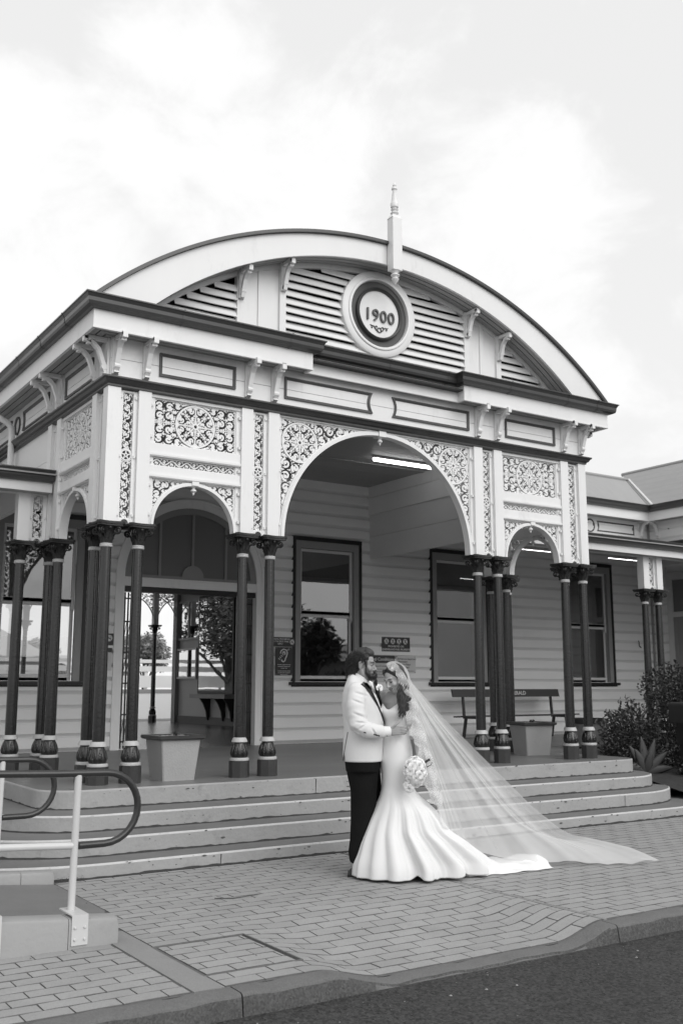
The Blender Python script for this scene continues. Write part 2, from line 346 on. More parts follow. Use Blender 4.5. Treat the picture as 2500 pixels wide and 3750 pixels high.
# ---- bed of the footpath
fp = MB(); nx, ny = 300, 60; X0, X1, Y0, Y1 = -12.0, 12.0, -5.115, -1.2
for i in range(nx+1):
    for j in range(ny+1):
        x = X0+(X1-X0)*i/nx; y = Y0+(Y1-Y0)*j/ny; fp.v.append((x, y, hp(x, y)-0.0075))
for i in range(nx):
    for j in range(ny): a = i*(ny+1)+j; fp.f.append((a, a+1, a+ny+2, a+ny+1))
foot = tag(fp.build('footpath', SAND, smooth=True), kind='structure')
PL, PW, JN = 0.25, 0.1225, 0.008
def paver_mesh(x0, x1, y0, y1, mb, own=True):
    # bevelled slab following the footpath; returns centre
    j = JN/2; b = 0.003; nseg = 4
    xa, xb, ya, yb = x0+j, x1-j, y0+j, y1-j
    if xb-xa < 0.006 or yb-ya < 0.012: return
    dz = random.uniform(-0.0012, 0.0012); tx = random.uniform(-.006, .006); ty = random.uniform(-.008, .008)
    cx, cy = (xa+xb)/2, (ya+yb)/2
    hh = lambda x, y: hp(x, y)+dz+(x-cx)*tx+(y-cy)*ty
    rows = []
    for k in range(nseg+1):
        x = xa+(xb-xa)*k/nseg
        rows.append([(x, ya, hh(x, ya)-0.016), (x, ya, hh(x, ya)-b*.7), (x, ya+b, hh(x, ya)), (x, yb-b, hh(x, yb)), (x, yb, hh(x, yb)-b*.7), (x, yb, hh(x, yb)-0.016)])
    rows[0] = [(p[0], p[1], p[2]-(b*.5 if 1 < i < 4 else 0)) for i, p in enumerate(rows[0])]
    rows[-1] = [(p[0], p[1], p[2]-(b*.5 if 1 < i < 4 else 0)) for i, p in enumerate(rows[-1])]
    mb.loft(rows, closed=True, caps=True)
LID = (-4.672, -4.055, -4.855, -4.12)
def cells(xa, xb, ya, yb, ph=0.0):
    out = []; j = 0; y = ya
    while y < yb-0.015:
        y2 = min(y+PW, yb); x = xa-(PL/2 if j % 2 else 0)-ph
        while x < xb:
            a, b = max(x, xa), min(x+PL, xb)
            if b-a > 0.014: out.append((a, b, y, y2))
            x += PL
        y = y2; j += 1
    return out
def clip(c, r):         # remove rectangle r from cells
    out = []
    for a, b, y, y2 in c:
        if b <= r[0] or a >= r[1] or y2 <= r[2] or y >= r[3]: out.append((a, b, y, y2)); continue
        if a < r[0]-0.014: out.append((a, r[0], y, y2))
        if b > r[1]+0.014: out.append((r[1], b, y, y2))
    return out
cl = cells(-12, -4.872, -5.10, -3.865)
cr_ = clip(cells(-4.552, -1.735, -3.0175, -1.72), (-99, -99, 0, 0))
c3 = clip(cells(-4.672, -1.735, -5.10, -3.0175), (LID[0]-.02, LID[1]+.02, LID[2]+.001, LID[3]-.001))
c3 = clip(c3, (-4.80, -4.672, -6, 0))
c4 = cells(LID[0]+.012, LID[1]-.012, LID[2]+.012, LID[3]-.012, 0.06)
c5 = cells(-1.70, 12, -5.10, -1.72, 0.1)
allc = [c for c in cl+cr_+c3+c4+c5 if not (c[0] < -4.55 and c[1] < -4.54 and -3.0 < c[2] < -1.6 and c[0] < -4.6)]
cpos = Vector((-7.335, -10.338, 1.55))
def inview(c):
    x, y = (c[0]+c[1])/2, (c[2]+c[3])/2; d = Vector((x, y, G))-cpos
    r_ = d.x*math.cos(0.578)-d.y*math.sin(0.578); f_ = d.x*math.sin(0.578)+d.y*math.cos(0.578)
    return abs(r_/f_) < 0.345 and y > -5.2
allc.sort(key=lambda c: (0 if inview(c) else 1, (Vector(((c[0]+c[1])/2, (c[2]+c[3])/2, G))-cpos).length))
def dirty(o):       # the joint faces of a paver carry the joint's dirt
    me = o.data; me.materials.append(SAND)
    for p in me.polygons:
        if abs(p.normal.z) < .93: p.material_index = 1
rest = MB()
for i, c in enumerate(allc):
    if i < 300:
        m = MB(); paver_mesh(*c, m)
        if m.v: dirty(m.build('paver', PAVER, foot, fix=False))
    else: paver_mesh(*c, rest)
pv = rest.build('paver_field', PAVER, foot, fix=False); pv['kind'] = 'stuff'; dirty(pv)
# concrete divider strip beside the ramp, dividing joint on the right, lid frame
m = MB(); m.box(-4.862, -4.682, -5.112, -3.60, G-0.03, G+0.001); tag(m.build('concrete_strip', STRIPC, foot))
m = MB(); m.box(-1.731, -1.704, -5.112, -3.30, G-0.03, G-0.0005); m.build('joint_strip', STRIPC, foot)
m = MB(); lx0, lx1, ly0, ly1 = LID
for a in ((lx0-.016, lx1+.016, ly0-.016, ly0-.006), (lx0-.016, lx1+.016, ly1+.006, ly1+.016), (lx0-.016, lx0-.006, ly0-.006, ly1+.006), (lx1+.006, lx1+.016, ly0-.006, ly1+.006)):
    m.box(*a, G-0.02, G+0.0025)
m.build('lid_frame', KERBC, foot)
# ---- steps and porch slab
steps = tag(empty('entrance_steps', (0, -1.0, G)), kind='structure')
def step_outline(xl, rl, xr, rr, yf, yb, n=14):
    P = [(xl, yb)]
    for k in range(n+1):
        a = PI+PI/2*k/n; P.append((xl+rl+rl*math.cos(a), yf+rl+rl*math.sin(a)))
    for k in range(n+1):
        a = 1.5*PI+PI/2*k/n; P.append((xr-rr+rr*math.cos(a), yf+rr+rr*math.sin(a)))
    P.append((xr, yb)); return P
STEPS = [(0.55, 0.368, -4.27, 0.42, 4.18, 0.38, -0.47, 5.35), (0.368, 0.217, -4.72, 0.85, 4.30, 0.84, -0.94, 1.9),
         (0.217, 0.059, -5.25, 1.3, 4.45, 1.28, -1.345, 1.5), (0.059, G, -5.9, 1.8, 5.0, 1.7, -1.70, 1.2)]
for zt, zb, xl, rl, xr, rr, yf, yb in STEPS:
    P = step_outline(xl, rl, xr, rr, yf, yb)
    off = lambda p, d: offset_path(p, d)
    Pin = off(P, 0.028)
    wv = lambda p, z, k: (p[0], p[1]-1.0*0+0.004*math.sin(p[0]*7+k)+0.003*math.sin(p[0]*19+k), z-G)
    # dense resample of the front so the edge can wander a little
    def dense(Q):
        out = []
        for a, b in zip(Q, Q[1:]):
            L_ = math.dist(a, b); n = max(1, int(L_/0.12))
            out += [(a[0]+(b[0]-a[0])*i/n, a[1]+(b[1]-a[1])*i/n) for i in range(n)]
        return out+[tuple(Q[-1])]
    D = dense([tuple(p) for p in P]); Di = dense([tuple(p) for p in P])
    Dn = offset_path(D, 0.015); Db = offset_path(D, -0.0)
    e = lambda p, k=0: 0.004*math.sin(p[0]*5.3+k)+0.0025*math.sin(p[0]*17+k)
    mm = MB(); rings = [[(p[0], p[1]+1.0, zb-G-0.02) for p in D], [(p[0], p[1]+1.0+0.0, zt-G-0.015) for p in D]]
    mm.loft(rings, closed=False, caps=False); mm.build('riser', RISER, steps)
    mm = MB(); r1 = [(p[0], p[1]+1.0, zt-G-0.015) for p in D]
    r2 = [(p[0]*0.35+q[0]*0.65, (p[1]*0.8+q[1]*0.2)+1.0, zt-G-0.005+e(p)) for p, q in zip(D, Dn)]; r2 = [(p[0]*.8+q[0]*.2, p[1]*.8+q[1]*.2+1.0, zt-G-0.004) for p, q in zip(D, Dn)]
    r3 = [(q[0]+e(q, 2)*0.5, q[1]+1.0+e(q, 1), zt-G+0.0015) for q in Dn]
    mm.loft([r1, r2, r3], closed=False, caps=False); mm.build('nosing', NOSE if zt < 0.5 else RISER, steps, smooth='all')
    mm = MB(); mm.add([(p[0], p[1]+1.0, zt-G) for p in Dn], [tuple(range(len(Dn)))])
    mm.build('tread' if zt < 0.5 else 'porch_floor', TREAD if zt < 0.5 else FLOOR, steps)
fl = MB(); fl.box(-14, -4.2, 1.35, 5.35, 0.2, 0.546); fl.box(4.1, 11.5, 1.35, 5.35, 0.2, 0.546); tag(fl.build('verandah_floor', FLOOR), kind='structure')
fl = MB(); fl.box(-14, 11.5, 5.35, 17.6, 0.2, 0.549); tag(fl.build('hall_floor', M('polished_hall_floor', 0.16, 0.25, 0.15, 1.5)), kind='structure')
# chips, scuffs, joint lines and a painted shade line at each riser's foot
CHIP = M('chip_scar', 0.10, 0.9, 0.4, 40); SHADEJ = M('step_shade_and_joint', 0.06, 0.95, 0.4, 25)
cm = MB(); dm = MB(); rr0 = random.Random(17)
for zt, zb, xl, rl, xr, rr_, yf, yb in STEPS:
    P = step_outline(xl, rl, xr, rr_, yf, yb, 20); Q = []
    for a, b in zip(P, P[1:]):
        n = max(1, int(math.dist(a, b)/.05)); Q += [(a[0]+(b[0]-a[0])*i/n, a[1]+(b[1]-a[1])*i/n) for i in range(n)]
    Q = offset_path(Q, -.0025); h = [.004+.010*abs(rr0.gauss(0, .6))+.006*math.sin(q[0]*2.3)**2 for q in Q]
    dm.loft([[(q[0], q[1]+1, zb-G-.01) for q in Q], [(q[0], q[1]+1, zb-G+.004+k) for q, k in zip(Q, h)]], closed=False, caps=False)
    for _ in range(46):
        x = rr0.uniform(xl+rl, xr-rr_); r = rr0.choice((.004, .005, .007, .010, .016)); z = zt-.004-abs(rr0.gauss(0, .03)) if rr0.random() < .6 else rr0.uniform(zb+.02, zt-.02)
        n = 7; cm.add([(x+r*rr0.uniform(.5, 1.5)*1.4*math.cos(2*PI*k/n), yf+1-.0026, z-G+r*rr0.uniform(.4, 1)*.8*math.sin(2*PI*k/n)) for k in range(n)], [tuple(range(n))])
    for _ in range(1):
        x = rr0.uniform(xl+rl, xr-rr_); dm.add([(x-.002, yf+1-.0024, zb-G), (x+.003, yf+1-.0024, zb-G), (x+.004+rr0.uniform(-.01,.01), yf+1-.0024, zt-G-.016), (x-.001, yf+1-.0024, zt-G-.016)], [(0,1,2,3)])
cm.build('chips', CHIP, steps, fix=False)['kind'] = 'stuff'; dm.build('shade_and_joint_line', SHADEJ, steps, fix=False)['kind'] = 'stuff'
# leaf litter
lt = MB()
def litter(x, y, z, s):
    a = random.uniform(0, 2*PI); b = random.uniform(-.5, .5); c, d = math.cos(a)*s, math.sin(a)*s
    lt.add([(x-c, y-d, z), (x-d*.4, y+c*.4, z+s*.3*abs(b)), (x+c, y+d, z+.002+s*.2), (x+d*.4, y-c*.4, z+.003)], [(0,1,2,3)])
for _ in range(70): litter(random.uniform(-4.6, -4.3), -1.74+random.uniform(-.05, .05), G+random.uniform(0.002, .04), random.uniform(.008, .018))
for _ in range(60):
    x, y = random.uniform(-6, 2), random.uniform(-5.0, -1.75); litter(x, y, hp(x, y)+.003, random.uniform(.004, .013))
for _ in range(26): litter(random.uniform(-5.6, -4.6), random.uniform(-3.5, -1.9), G+.008, random.uniform(.006, .02))
for _ in range(14): litter(random.uniform(-4, 3.5), random.uniform(-.4, 1.5), FL+.004, random.uniform(.006, .015))
tag(lt.build('leaf_litter', M('dead_leaf', 0.05, 0.8, 0.5, 30)), kind='stuff')
tw = MB(); tw.tube([(-3.72, -3.02, G+.008), (-3.6, -3.09, G+.006), (-3.42, -3.1, G+.012), (-3.3, -3.04, G+.006)], [.003, .004, .003, .001], 5)
tw.tube([(-3.66, -3.06, G+.01), (-3.7, -3.0, G+.02)], [.002, .001], 4)
tag(tw.build('fallen_twig', BARK), 'thin curved dry twig lying on the pavers left of the couple', 'twig')
# ---- ramp and its kerbs (low walls)
rm = MB(); rm.add([(-4.84, -3.70, G+.020), (-4.565, -2.95, G+.004), (-4.565, -1.80, G+.004), (-9.5, -1.80, 0.40), (-9.5, -3.70, 0.40)], [(0,1,2,3,4)])
tag(rm.build('ramp', RAMPS), kind='structure')
def ramp_kerb(label, x1, y0, y1, h0, slope, zb=G-.02, wj=None):
    root = empty('ramp_kerb', (x1-1.5, (y0+y1)/2, G)); tag(root, label, 'kerb', 'kerbs of the access ramp')
    segs = [(-9.5, wj-0.002), (wj+0.002, x1)]
    for a, b in segs:
        mm = MB(); rings = []; n = max(2, int((b-a)/.25)); rr = 0.018
        for i in range(n+1):
            x = a+(b-a)*i/n; zt = h0+(x1-x)*slope; k = 1.0
            if b == x1 and i == n: k = 0.8
            yA, yB = (y0+(1-k)*0.02, y1-(1-k)*0.02)
            rings.append([(x, yA, zb), (x, yA, zt-rr*1.3), (x, yA+rr*.35, zt-rr*.35), (x, yA+rr*1.3, zt), (x, yB-rr*1.3, zt), (x, yB-rr*.35, zt-rr*.35), (x, yB, zt-rr*1.3), (x, yB, zb)])
        if b == x1: rings.append([(p[0]+.014, p[1]*.9+(y0+y1)*.05, p[2]-(0.02 if p[2] > zb+.02 else 0)) for p in rings[-1]])
        mm.v = []; mm.loft([[(p[0]-root.location.x, p[1]-root.location.y, p[2]-G) for p in r] for r in rings]); mm.build('kerb_block', RAMPK, root, smooth=True)
    return root
ramp_kerb('long white concrete ramp kerb at front left with a bolted post plate', -4.83, -3.885, -3.71, 0.098, 0.085, wj=-5.145)
ramp_kerb('short low white kerb end in front of the steps at far left', -4.585, -1.79, -1.66, 0.046, 0.06, wj=-4.845)
def handrail(label, y, zoff, posts, xl):
    root = empty('handrail', (posts[0], y, G)); tag(root, label, 'handrail', 'handrails of the access ramp')
    T = lambda P: [(p[0]-posts[0], 0, p[1]-G) for p in P]
    zt, zm = 0.985+zoff, 0.533+zoff; rr = (zt-zm)/2; sl = 0.085*0.45
    cxr = -4.875 if y < -3 else -4.81
    arc = [(cxr+rr*math.sin(a)*1.0, (zt+zm)/2+rr*math.cos(a)) for a in [PI*k/14 for k in range(15)]]
    top = [(xl, zt+(cxr-xl)*sl), (cxr-0.35, zt+0.35*sl*.6)]
    mm = MB(); mm.tube(T(top+arc+[(posts[0]+.02, zm)]), 0.0235, 12); mm.build('top_rail', RAILD, root, smooth=True)
    mm = MB(); mm.tube(T([(posts[0]-.02, zm+.003), (xl, zm+.06+(posts[0]-xl)*sl)]), 0.0225, 12); mm.build('mid_rail', RAILW, root, smooth=True)
    for px in posts:
        zb = 0.118+(-4.83-px)*0.085 if y < -3 else 0.06+(-4.585-px)*.06
        mm = MB(); mm.tube([(px-posts[0]-.012, 0, zb-G-.02), (px-posts[0], 0, zt-G-.01+(cxr-px)*sl*.6)], 0.0235, 14); p = mm.build('post', RAILW, root, smooth=True)
        if y < -3:
            w = 0.052; f = -3.885-y
            mm = MB(); mm.box(px-posts[0]-w-.01, px-posts[0]+w-.01, f-.009, f-.0015, G+.02-G, zb-G-.002); mm.box(px-posts[0]-w-.01, px-posts[0]+w-.01, f-.009, .085, zb-G-.002, zb-G+.006)
            q = mm.build('post_plate', RAILW, root)
            for bx in (-.032, .03):
                for bz in (.055, .125):
                    mm = MB(); mm.lathe([(.009, 0), (.009, .004), (.006, .009), (.001, .010)], 10); o_ = mm.build('bolt', RAILW, q, smooth=True); o_.location = (px-posts[0]-.01+bx, f-.009, bz); o_.rotation_euler = (R(90), 0, 0)
handrail('near looped handrail, dark top rail on a white post bolted to the ramp kerb', -3.715, 0.0, [-5.065, -5.60+.0, -7.2], -9.3)
handrail('far looped handrail, dark rail end behind the nearer one at the left edge', -1.715, -0.035, [-5.02, -6.6], -9.3)
# ================================================================== STATION BUILDING
bld = empty('station_building', (0, 0, 0), label='white timber railway station with arched entrance gable, cast iron fretwork and dark columns', cat='building')
part = lambda mb, name, mat, parent=bld, **k: mb.build(name, mat, parent, **k)
# ---- cast iron scrollwork ------------------------------------------------------
def curl(mb, cx, cz, r, th, d, w, y0, y1):
    if r < 0.0125:
        mb.xz([(cx+r*1.08*math.cos(2*PI*i/7+th)*(1+.25*(i == 0)), cz+r*1.08*math.sin(2*PI*i/7+th)*(1+.25*(i == 0))) for i in range(7)], y0+.001, y1-.001); return
    if r < 0.017:
        pts = [(cx+r*.62*math.cos(th+d*t*4.6)*(1-.25*t), cz+r*.62*math.sin(th+d*t*4.6)*(1-.25*t)) for t in [k/7 for k in range(8)]]
        mb.strip(pts, [w*.55+w*.5*k/7 for k in range(8)], y0, y1); return
    n = 17; pts = []; ws = []
    for k in range(n):
        t = k/(n-1); rr = (r-w*.45)*(1-.74*t**1.15); a = th+d*2*PI*1.15*t
        pts.append((cx+rr*math.cos(a), cz+rr*math.sin(a))); ws.append(w*(1.0-.30*t))
    mb.strip(pts, ws, y0, y1)
    q = pts[-1]; mb.xz([(q[0]+w*.85*math.cos(2*PI*i/7), q[1]+w*.85*math.sin(2*PI*i/7)) for i in range(7)], y0-.002, y1)
    # a leaf that springs from the outer turn
    a = th+d*2*PI*.30; rr = r*.62; b = a+d*.55
    mb.strip([(cx+r*.86*math.cos(a), cz+r*.86*math.sin(a)), (cx+rr*math.cos((a+b)/2), cz+rr*math.sin((a+b)/2)), (cx+r*.34*math.cos(b), cz+r*.34*math.sin(b))], [w*.3, w*.9, w*.4], y0, y1)
def pack(sdf, bb, rmin, rmax, res=0.004, limit=60):
    xs = np.arange(bb[0], bb[1], res); zs = np.arange(bb[2], bb[3], res); X, Z = np.meshgrid(xs, zs)
    D = sdf(X, Z); out = []
    for _ in range(limit):
        Dm = np.minimum(D, rmax); i = np.argmax(Dm + 1e-6*(X*3.1+Z)); r = float(Dm.flat[i])
        if r < rmin: break
        cx, cz = float(X.flat[i]), float(Z.flat[i]); out.append((cx, cz, r)); D = np.minimum(D, np.hypot(X-cx, Z-cz)-r)
    return out
def fill(mb, sdf, bb, rmin, rmax, w, y0, y1, mirrors=((1,1),), c=(0,0), seed=0, limit=260):
    rr = random.Random(seed)
    for k, (cx, cz, r) in enumerate(pack(sdf, bb, rmin, rmax, limit=limit)):
        th = rr.uniform(0, 2*PI); d = rr.choice((-1, 1))
        for sx, sz in mirrors:
            a = math.atan2(sz*math.sin(th), sx*math.cos(th))
            curl(mb, c[0]+sx*cx, c[1]+sz*cz, r, a, d*sx*sz, min(w, r*.56), y0, y1)
def circle(mb, cx, cz, r, w, y0, y1, n=40): mb.strip([(cx+r*math.cos(2*PI*k/n), cz+r*math.sin(2*PI*k/n)) for k in range(n)], w, y0, y1, closed=True)
def frame(mb, x0, x1, z0, z1, w, y0, y1):
    mb.box(x0, x1, y0, y1, z1-w, z1); mb.box(x0, x1, y0, y1, z0, z0+w); mb.box(x0, x0+w, y0, y1, z0+w, z1-w); mb.box(x1-w, x1, y0, y1, z0+w, z1-w)
LY0, LY1 = -0.010, 0.010
def rosette(mb, cx, cz, r, y0=LY0, y1=LY1, w=.021):
    circle(mb, cx, cz, r-w*.4, w, y0-.003, y1); circle(mb, cx, cz, r*.12, w*.9, y0-.004, y1, 12)
    for k in range(4):
        a = PI/2*k; mb.strip([(cx+r*.12*math.cos(a), cz+r*.12*math.sin(a)), (cx+r*.5*math.cos(a), cz+r*.5*math.sin(a)), (cx+r*math.cos(a), cz+r*math.sin(a))], [w*.9, w*.6, w*.8], y0, y1)
        b = a+PI/4; mb.strip([(cx+r*.14*math.cos(b), cz+r*.14*math.sin(b)), (cx+r*.5*math.cos(b), cz+r*.5*math.sin(b)), (cx+r*.72*math.cos(b), cz+r*.72*math.sin(b))], [w*.9, w*.5, w*.9], y0, y1)
    sd = lambda X, Z: np.minimum(np.minimum(np.minimum(Z-w*.25, (X-Z)/1.4142-w*.2), r-w*.8-np.hypot(X, Z)), np.hypot(X, Z)-r*.15)
    rr = random.Random(3)
    for (x, z, q) in pack(sd, (0, r, 0, r), .0042, r*.20, res=.003, limit=60):
        th = rr.uniform(0, 6.28); d = rr.choice((-1, 1)); ww = min(w, q*.6)
        for k in range(4):
            for s_ in (1, -1):
                X_, Z_, t_ = (x, z, th) if s_ > 0 else (z, x, PI/2-th)
                a = PI/2*k; curl(mb, cx+X_*math.cos(a)-Z_*math.sin(a), cz+X_*math.sin(a)+Z_*math.cos(a), q, t_+a, d*s_, ww, y0, y1)
def panel_mesh():           # the big lace panel of a small bay, 1.0 x 0.5
    mb = MB(); hx, hz = 0.502, 0.252; cz = 4.487
    rosette(mb, 0, cz, .247)
    mb.strip([(-hx, cz), (-.247, cz)], .010, LY0, LY1); mb.strip([(.247, cz), (hx, cz)], .010, LY0, LY1)
    sdf = lambda X, Z: np.minimum(np.minimum(np.minimum(hx-X, hz-Z), np.minimum(X, Z-.006)), np.hypot(X, Z)-.256)
    fill(mb, sdf, (0, hx, 0, hz), .0045, .058, .025, LY0, LY1, ((1,1),(-1,1),(1,-1),(-1,-1)), (0, cz), 5)
    frame(mb, -hx-.012, hx+.012, cz-hz-.012, cz+hz+.012, .014, LY0-.004, LY1+.004)
    return mb.mesh('lace_panel', IRON, fix=False)
def frieze_mesh():          # running scroll
    mb = MB(); hx, cz, hz = .502, 4.022, .040; n = 11; L_ = 2*hx/n
    wv = [(-hx+2*hx*k/120, cz+.026*math.sin(2*PI*k/120*n/2)) for k in range(121)]; mb.strip(wv, .013, LY0, LY1)
    for k in range(n):
        c = -hx+L_*(k+.5); sg = 1 if k % 2 == 0 else -1
        curl(mb, c, cz-sg*.012, .025, PI/2*sg+.4, sg, .011, LY0, LY1)
        mb.strip([(c+.030, cz-sg*.036), (c+.040, cz-sg*.015)], [.016, .006], LY0, LY1); mb.strip([(c-.034, cz-sg*.036), (c-.042, cz-sg*.02)], [.014, .006], LY0, LY1)
    frame(mb, -hx-.012, hx+.012, cz-hz-.010, cz+hz+.010, .012, LY0-.004, LY1+.004)
    return mb.mesh('lace_frieze', IRON, fix=False)
def spandrel(r, hx, zs, ztop, rmin, rmax, w, seed, ros=None):
    mb = MB(); zc = zs
    def sdf(X, Z):
        d = np.minimum(np.minimum(hx-X, ztop-Z), np.hypot(X, Z-zc)-(r+.028))
        d = np.minimum(d, np.minimum(X-.02, Z-zc-.02))
        if ros: d = np.minimum(d, np.hypot(X-ros[0], Z-ros[1])-ros[2]-.008)
        return d
    fill(mb, sdf, (0, hx, zc, ztop), rmin, rmax, w, LY0, LY1, ((1,1),(-1,1)), (0,0), seed, 300)
    if ros:
        for s in (-1, 1): rosette(mb, s*ros[0], ros[1], ros[2], w=.022)
    for s in (-1, 1):
        mb.box(*sorted((s*(hx-.004), s*(hx+.012))), LY0-.004, LY1+.004, zc, ztop); 
        mb.box(*sorted((s*0.02, s*hx)), LY0-.004, LY1+.004, ztop-.004, ztop+.012)
    return mb
def arch_ring(mb, r0, r1, y0, y1, zc, n=48, x=0, drop=0.0):
    rings = []
    seq = ([(1, -drop)] if drop else []) + [(math.cos(PI*k/n), math.sin(PI*k/n)) for k in range(n+1)] + ([(-1, -drop)] if drop else [])
    for c, s in seq:
        f = lambda r: (x+r*c, zc+(r*s if s >= 0 else s))
        a, b = f(r0), f(r1); rings.append([(a[0], y0, a[1]), (b[0], y0, b[1]), (b[0], y1, b[1]), (a[0], y1, a[1])])
    mb.loft(rings)
ZS = 3.292
def bay_frame_mesh(half):   # rails, mouldings and the arch ring of a small bay
    mb = MB(); h = half
    mb.box(-h, h, -.045, .045, 4.752, 4.79); mb.box(-h, h, -.05, .05, 4.115, 4.222)
    mb.box(-h, h, -.068, .068, 4.085, 4.112); mb.box(-h, h, -.06, .06, 4.076, 4.085)
    mb.box(-h, h, -.05, .05, 3.872, 3.968); mb.box(-h, h, -.068, .068, 3.842, 3.87); mb.box(-h, h, -.058, .058, 3.834, 3.842)
    for s in (-1, 1): mb.box(*sorted((s*.514, s*h)), -.028, .028, ZS, 4.752)
    for s in (-1, 1):
        for z in (3.42, 3.75, 4.02, 4.30, 4.66): mb.lathe([(.016, -.016), (.016, .016)], 8, (s*(h-.018), -.045, z))
    arch_ring(mb, .492, .522, -.05, .05, ZS, 40); arch_ring(mb, .522, .534, -.035, .035, ZS, 40)
    mb.box(-.042, .042, -.062, .062, 3.79, 3.838)
    return mb.mesh('bay_frame', WHITE, fix=True)
def drop_mesh(z): 
    mb = MB(); mb.lathe([(.034, 0), (.034, -.012), (.018, -.02), (.018, -.028), (.034, -.045), (.036, -.056), (.024, -.068), (.012, -.074), (.014, -.082), (.012, -.09), (.002, -.104)], 12, (0, 0, z))
    return mb.mesh('drop_finial', WHITE, smooth=True)
HB = 0.566
meshes = dict(f=bay_frame_mesh(HB), p=panel_mesh(), z=frieze_mesh(), d=drop_mesh(3.79))
sp = spandrel(.494, .502, ZS, 3.822, .0045, .052, .0235, 21); meshes['s'] = sp.mesh('lace_spandrel', IRON, fix=False)
for (x, y, rz) in ((-2.598, 0, 0), (2.598, 0, 0), (-3.6, .995, R(-90)), (3.6, .995, R(90))):
    b = ob('bay_frame', meshes['f'], bld, (x, y, 0), rz)
    for k in ('p', 'z', 's', 'd'): ob(meshes[k].name.split('.')[0], meshes[k], b)
# big arch
bm_ = MB(); arch_ring(bm_, 1.435, 1.478, -.055, .055, ZS, 64); arch_ring(bm_, 1.478, 1.494, -.04, .04, ZS, 64)
bm_.box(-1.525, 1.525, -.045, .045, 4.772, 4.79); bm_.box(-.055, .055, -.07, .07, 4.715, 4.788)
for s in (-1, 1): bm_.box(*sorted((s*1.482, s*1.525)), -.03, .03, ZS, 4.772)
for s in (-1, 1):
    for z in (3.45, 4.1, 4.62): bm_.lathe([(.016, -.016), (.016, .016)], 8, (s*1.505, -.045, z))
bf = part(bm_, 'arch_frame', WHITE)
part(spandrel(1.44, 1.472, ZS, 4.758, .005, .075, .028, 4, ros=(1.205, 4.487, .252)), 'lace_spandrel', IRON, bf, fix=False)
ob('drop_finial', drop_mesh(4.716), bf)
# ---- timber posts above the capitals and narrow lace strips between them
def strip_mesh(z0, z1, ros=True):
    mb = MB(); hw = .060
    zr = (z0+z1)/2+.02 if ros else None
    zz = [(z0+.055, (zr-.07) if ros else z1-.02)] + ([(zr+.07, z1-.02)] if ros else [])
    for a, b in zz:
        n = max(2, round((b-a)/.112)); h = (b-a)/n
        mb.strip([(.026*math.cos(PI*t*n), a+(b-a)*t) for t in [q/(n*8) for q in range(n*8+1)]], .0135, LY0, LY1)
        for k in range(n):
            c = a+h*(k+.5); s = 1 if k % 2 else -1
            curl(mb, 0, c+.0, min(.046, h*.46), PI/2*s+.3, s, .018, LY0, LY1)
            for q in (-1, 1): mb.strip([(q*hw, c+h*.5), (q*.036, c+h*.40), (q*.050, c+h*.14)], [.013, .014, .005], LY0, LY1); mb.strip([(q*hw, c-h*.42), (q*.047, c-h*.22)], [.014, .005], LY0, LY1)
    if ros:
        circle(mb, 0, zr, .058, .014, LY0-.004, LY1, 20); circle(mb, 0, zr, .017, .012, LY0-.004, LY1, 10)
        for k in range(5):
            a = PI/2+2*PI*k/5; mb.strip([(.017*math.cos(a), zr+.017*math.sin(a)), (.056*math.cos(a), zr+.056*math.sin(a))], .013, LY0, LY1)
        circle(mb, 0, zr, .072, .010, LY0+.002, LY1, 22)
    # frame with a little arch at the foot
    for s in (-1, 1): mb.box(*sorted((s*hw, s*.104)), -.03, .03, z0, z1)
    mb.box(-hw, hw, -.03, .03, z1-.02, z1)
    arch_ring(mb, .045, .060, -.035, .035, z0, 12)
    for s in (-1, 1): mb.xz([(s*.060, z0), (s*.060, z0+.062), (0, z0+.062), (s*.03, z0+.052), (s*.052, z0+.03)], -.02, .02)
    for s in (-1, 1):
        for f in (.06, .5, .95): mb.lathe([(.014, -.014), (.014, .014)], 8, (s*.085, -.036, z0+(z1-z0)*f))
    return mb.mesh('lace_strip', IRON, fix=False)
ms_hi, ms_lo = strip_mesh(ZS, 4.775), strip_mesh(ZS, 3.90, False)
def post(x, y, z1=4.79):
    m = MB(); m.box(x-.074, x+.074, y-.074, y+.074, ZS, z1); return part(m, 'post', WHITE)
XA, XB = 3.598, 3.240; XC, XD = 1.957, 1.599; YP = .358; YE, YF = 1.632, 1.990; XE = 3.956
for s in (-1, 1):
    for x in (XA, XB, XC, XD): p = post(s*x, 0)
    for y in (YP, YE, YF): post(s*XA, y)
    post(s*XE, YF, 3.92)
    ob('lace_strip', ms_hi, bld, (s*(XA+XB)/2, 0, 0)); ob('lace_strip', ms_hi, bld, (s*(XC+XD)/2, 0, 0))
    ob('lace_strip', ms_hi, bld, (s*XA, YP/2, 0), s*R(90)); ob('lace_strip', ms_hi, bld, (s*XA, (YE+YF)/2, 0), s*R(90))
    ob('lace_strip', ms_lo, bld, (s*(XA+XE)/2, YF, 0))
XG = (7.28, 7.64)
for x in XG: post(x, YF, 3.92)
ob('lace_strip', ms_lo, bld, (sum(XG)/2, YF, 0))
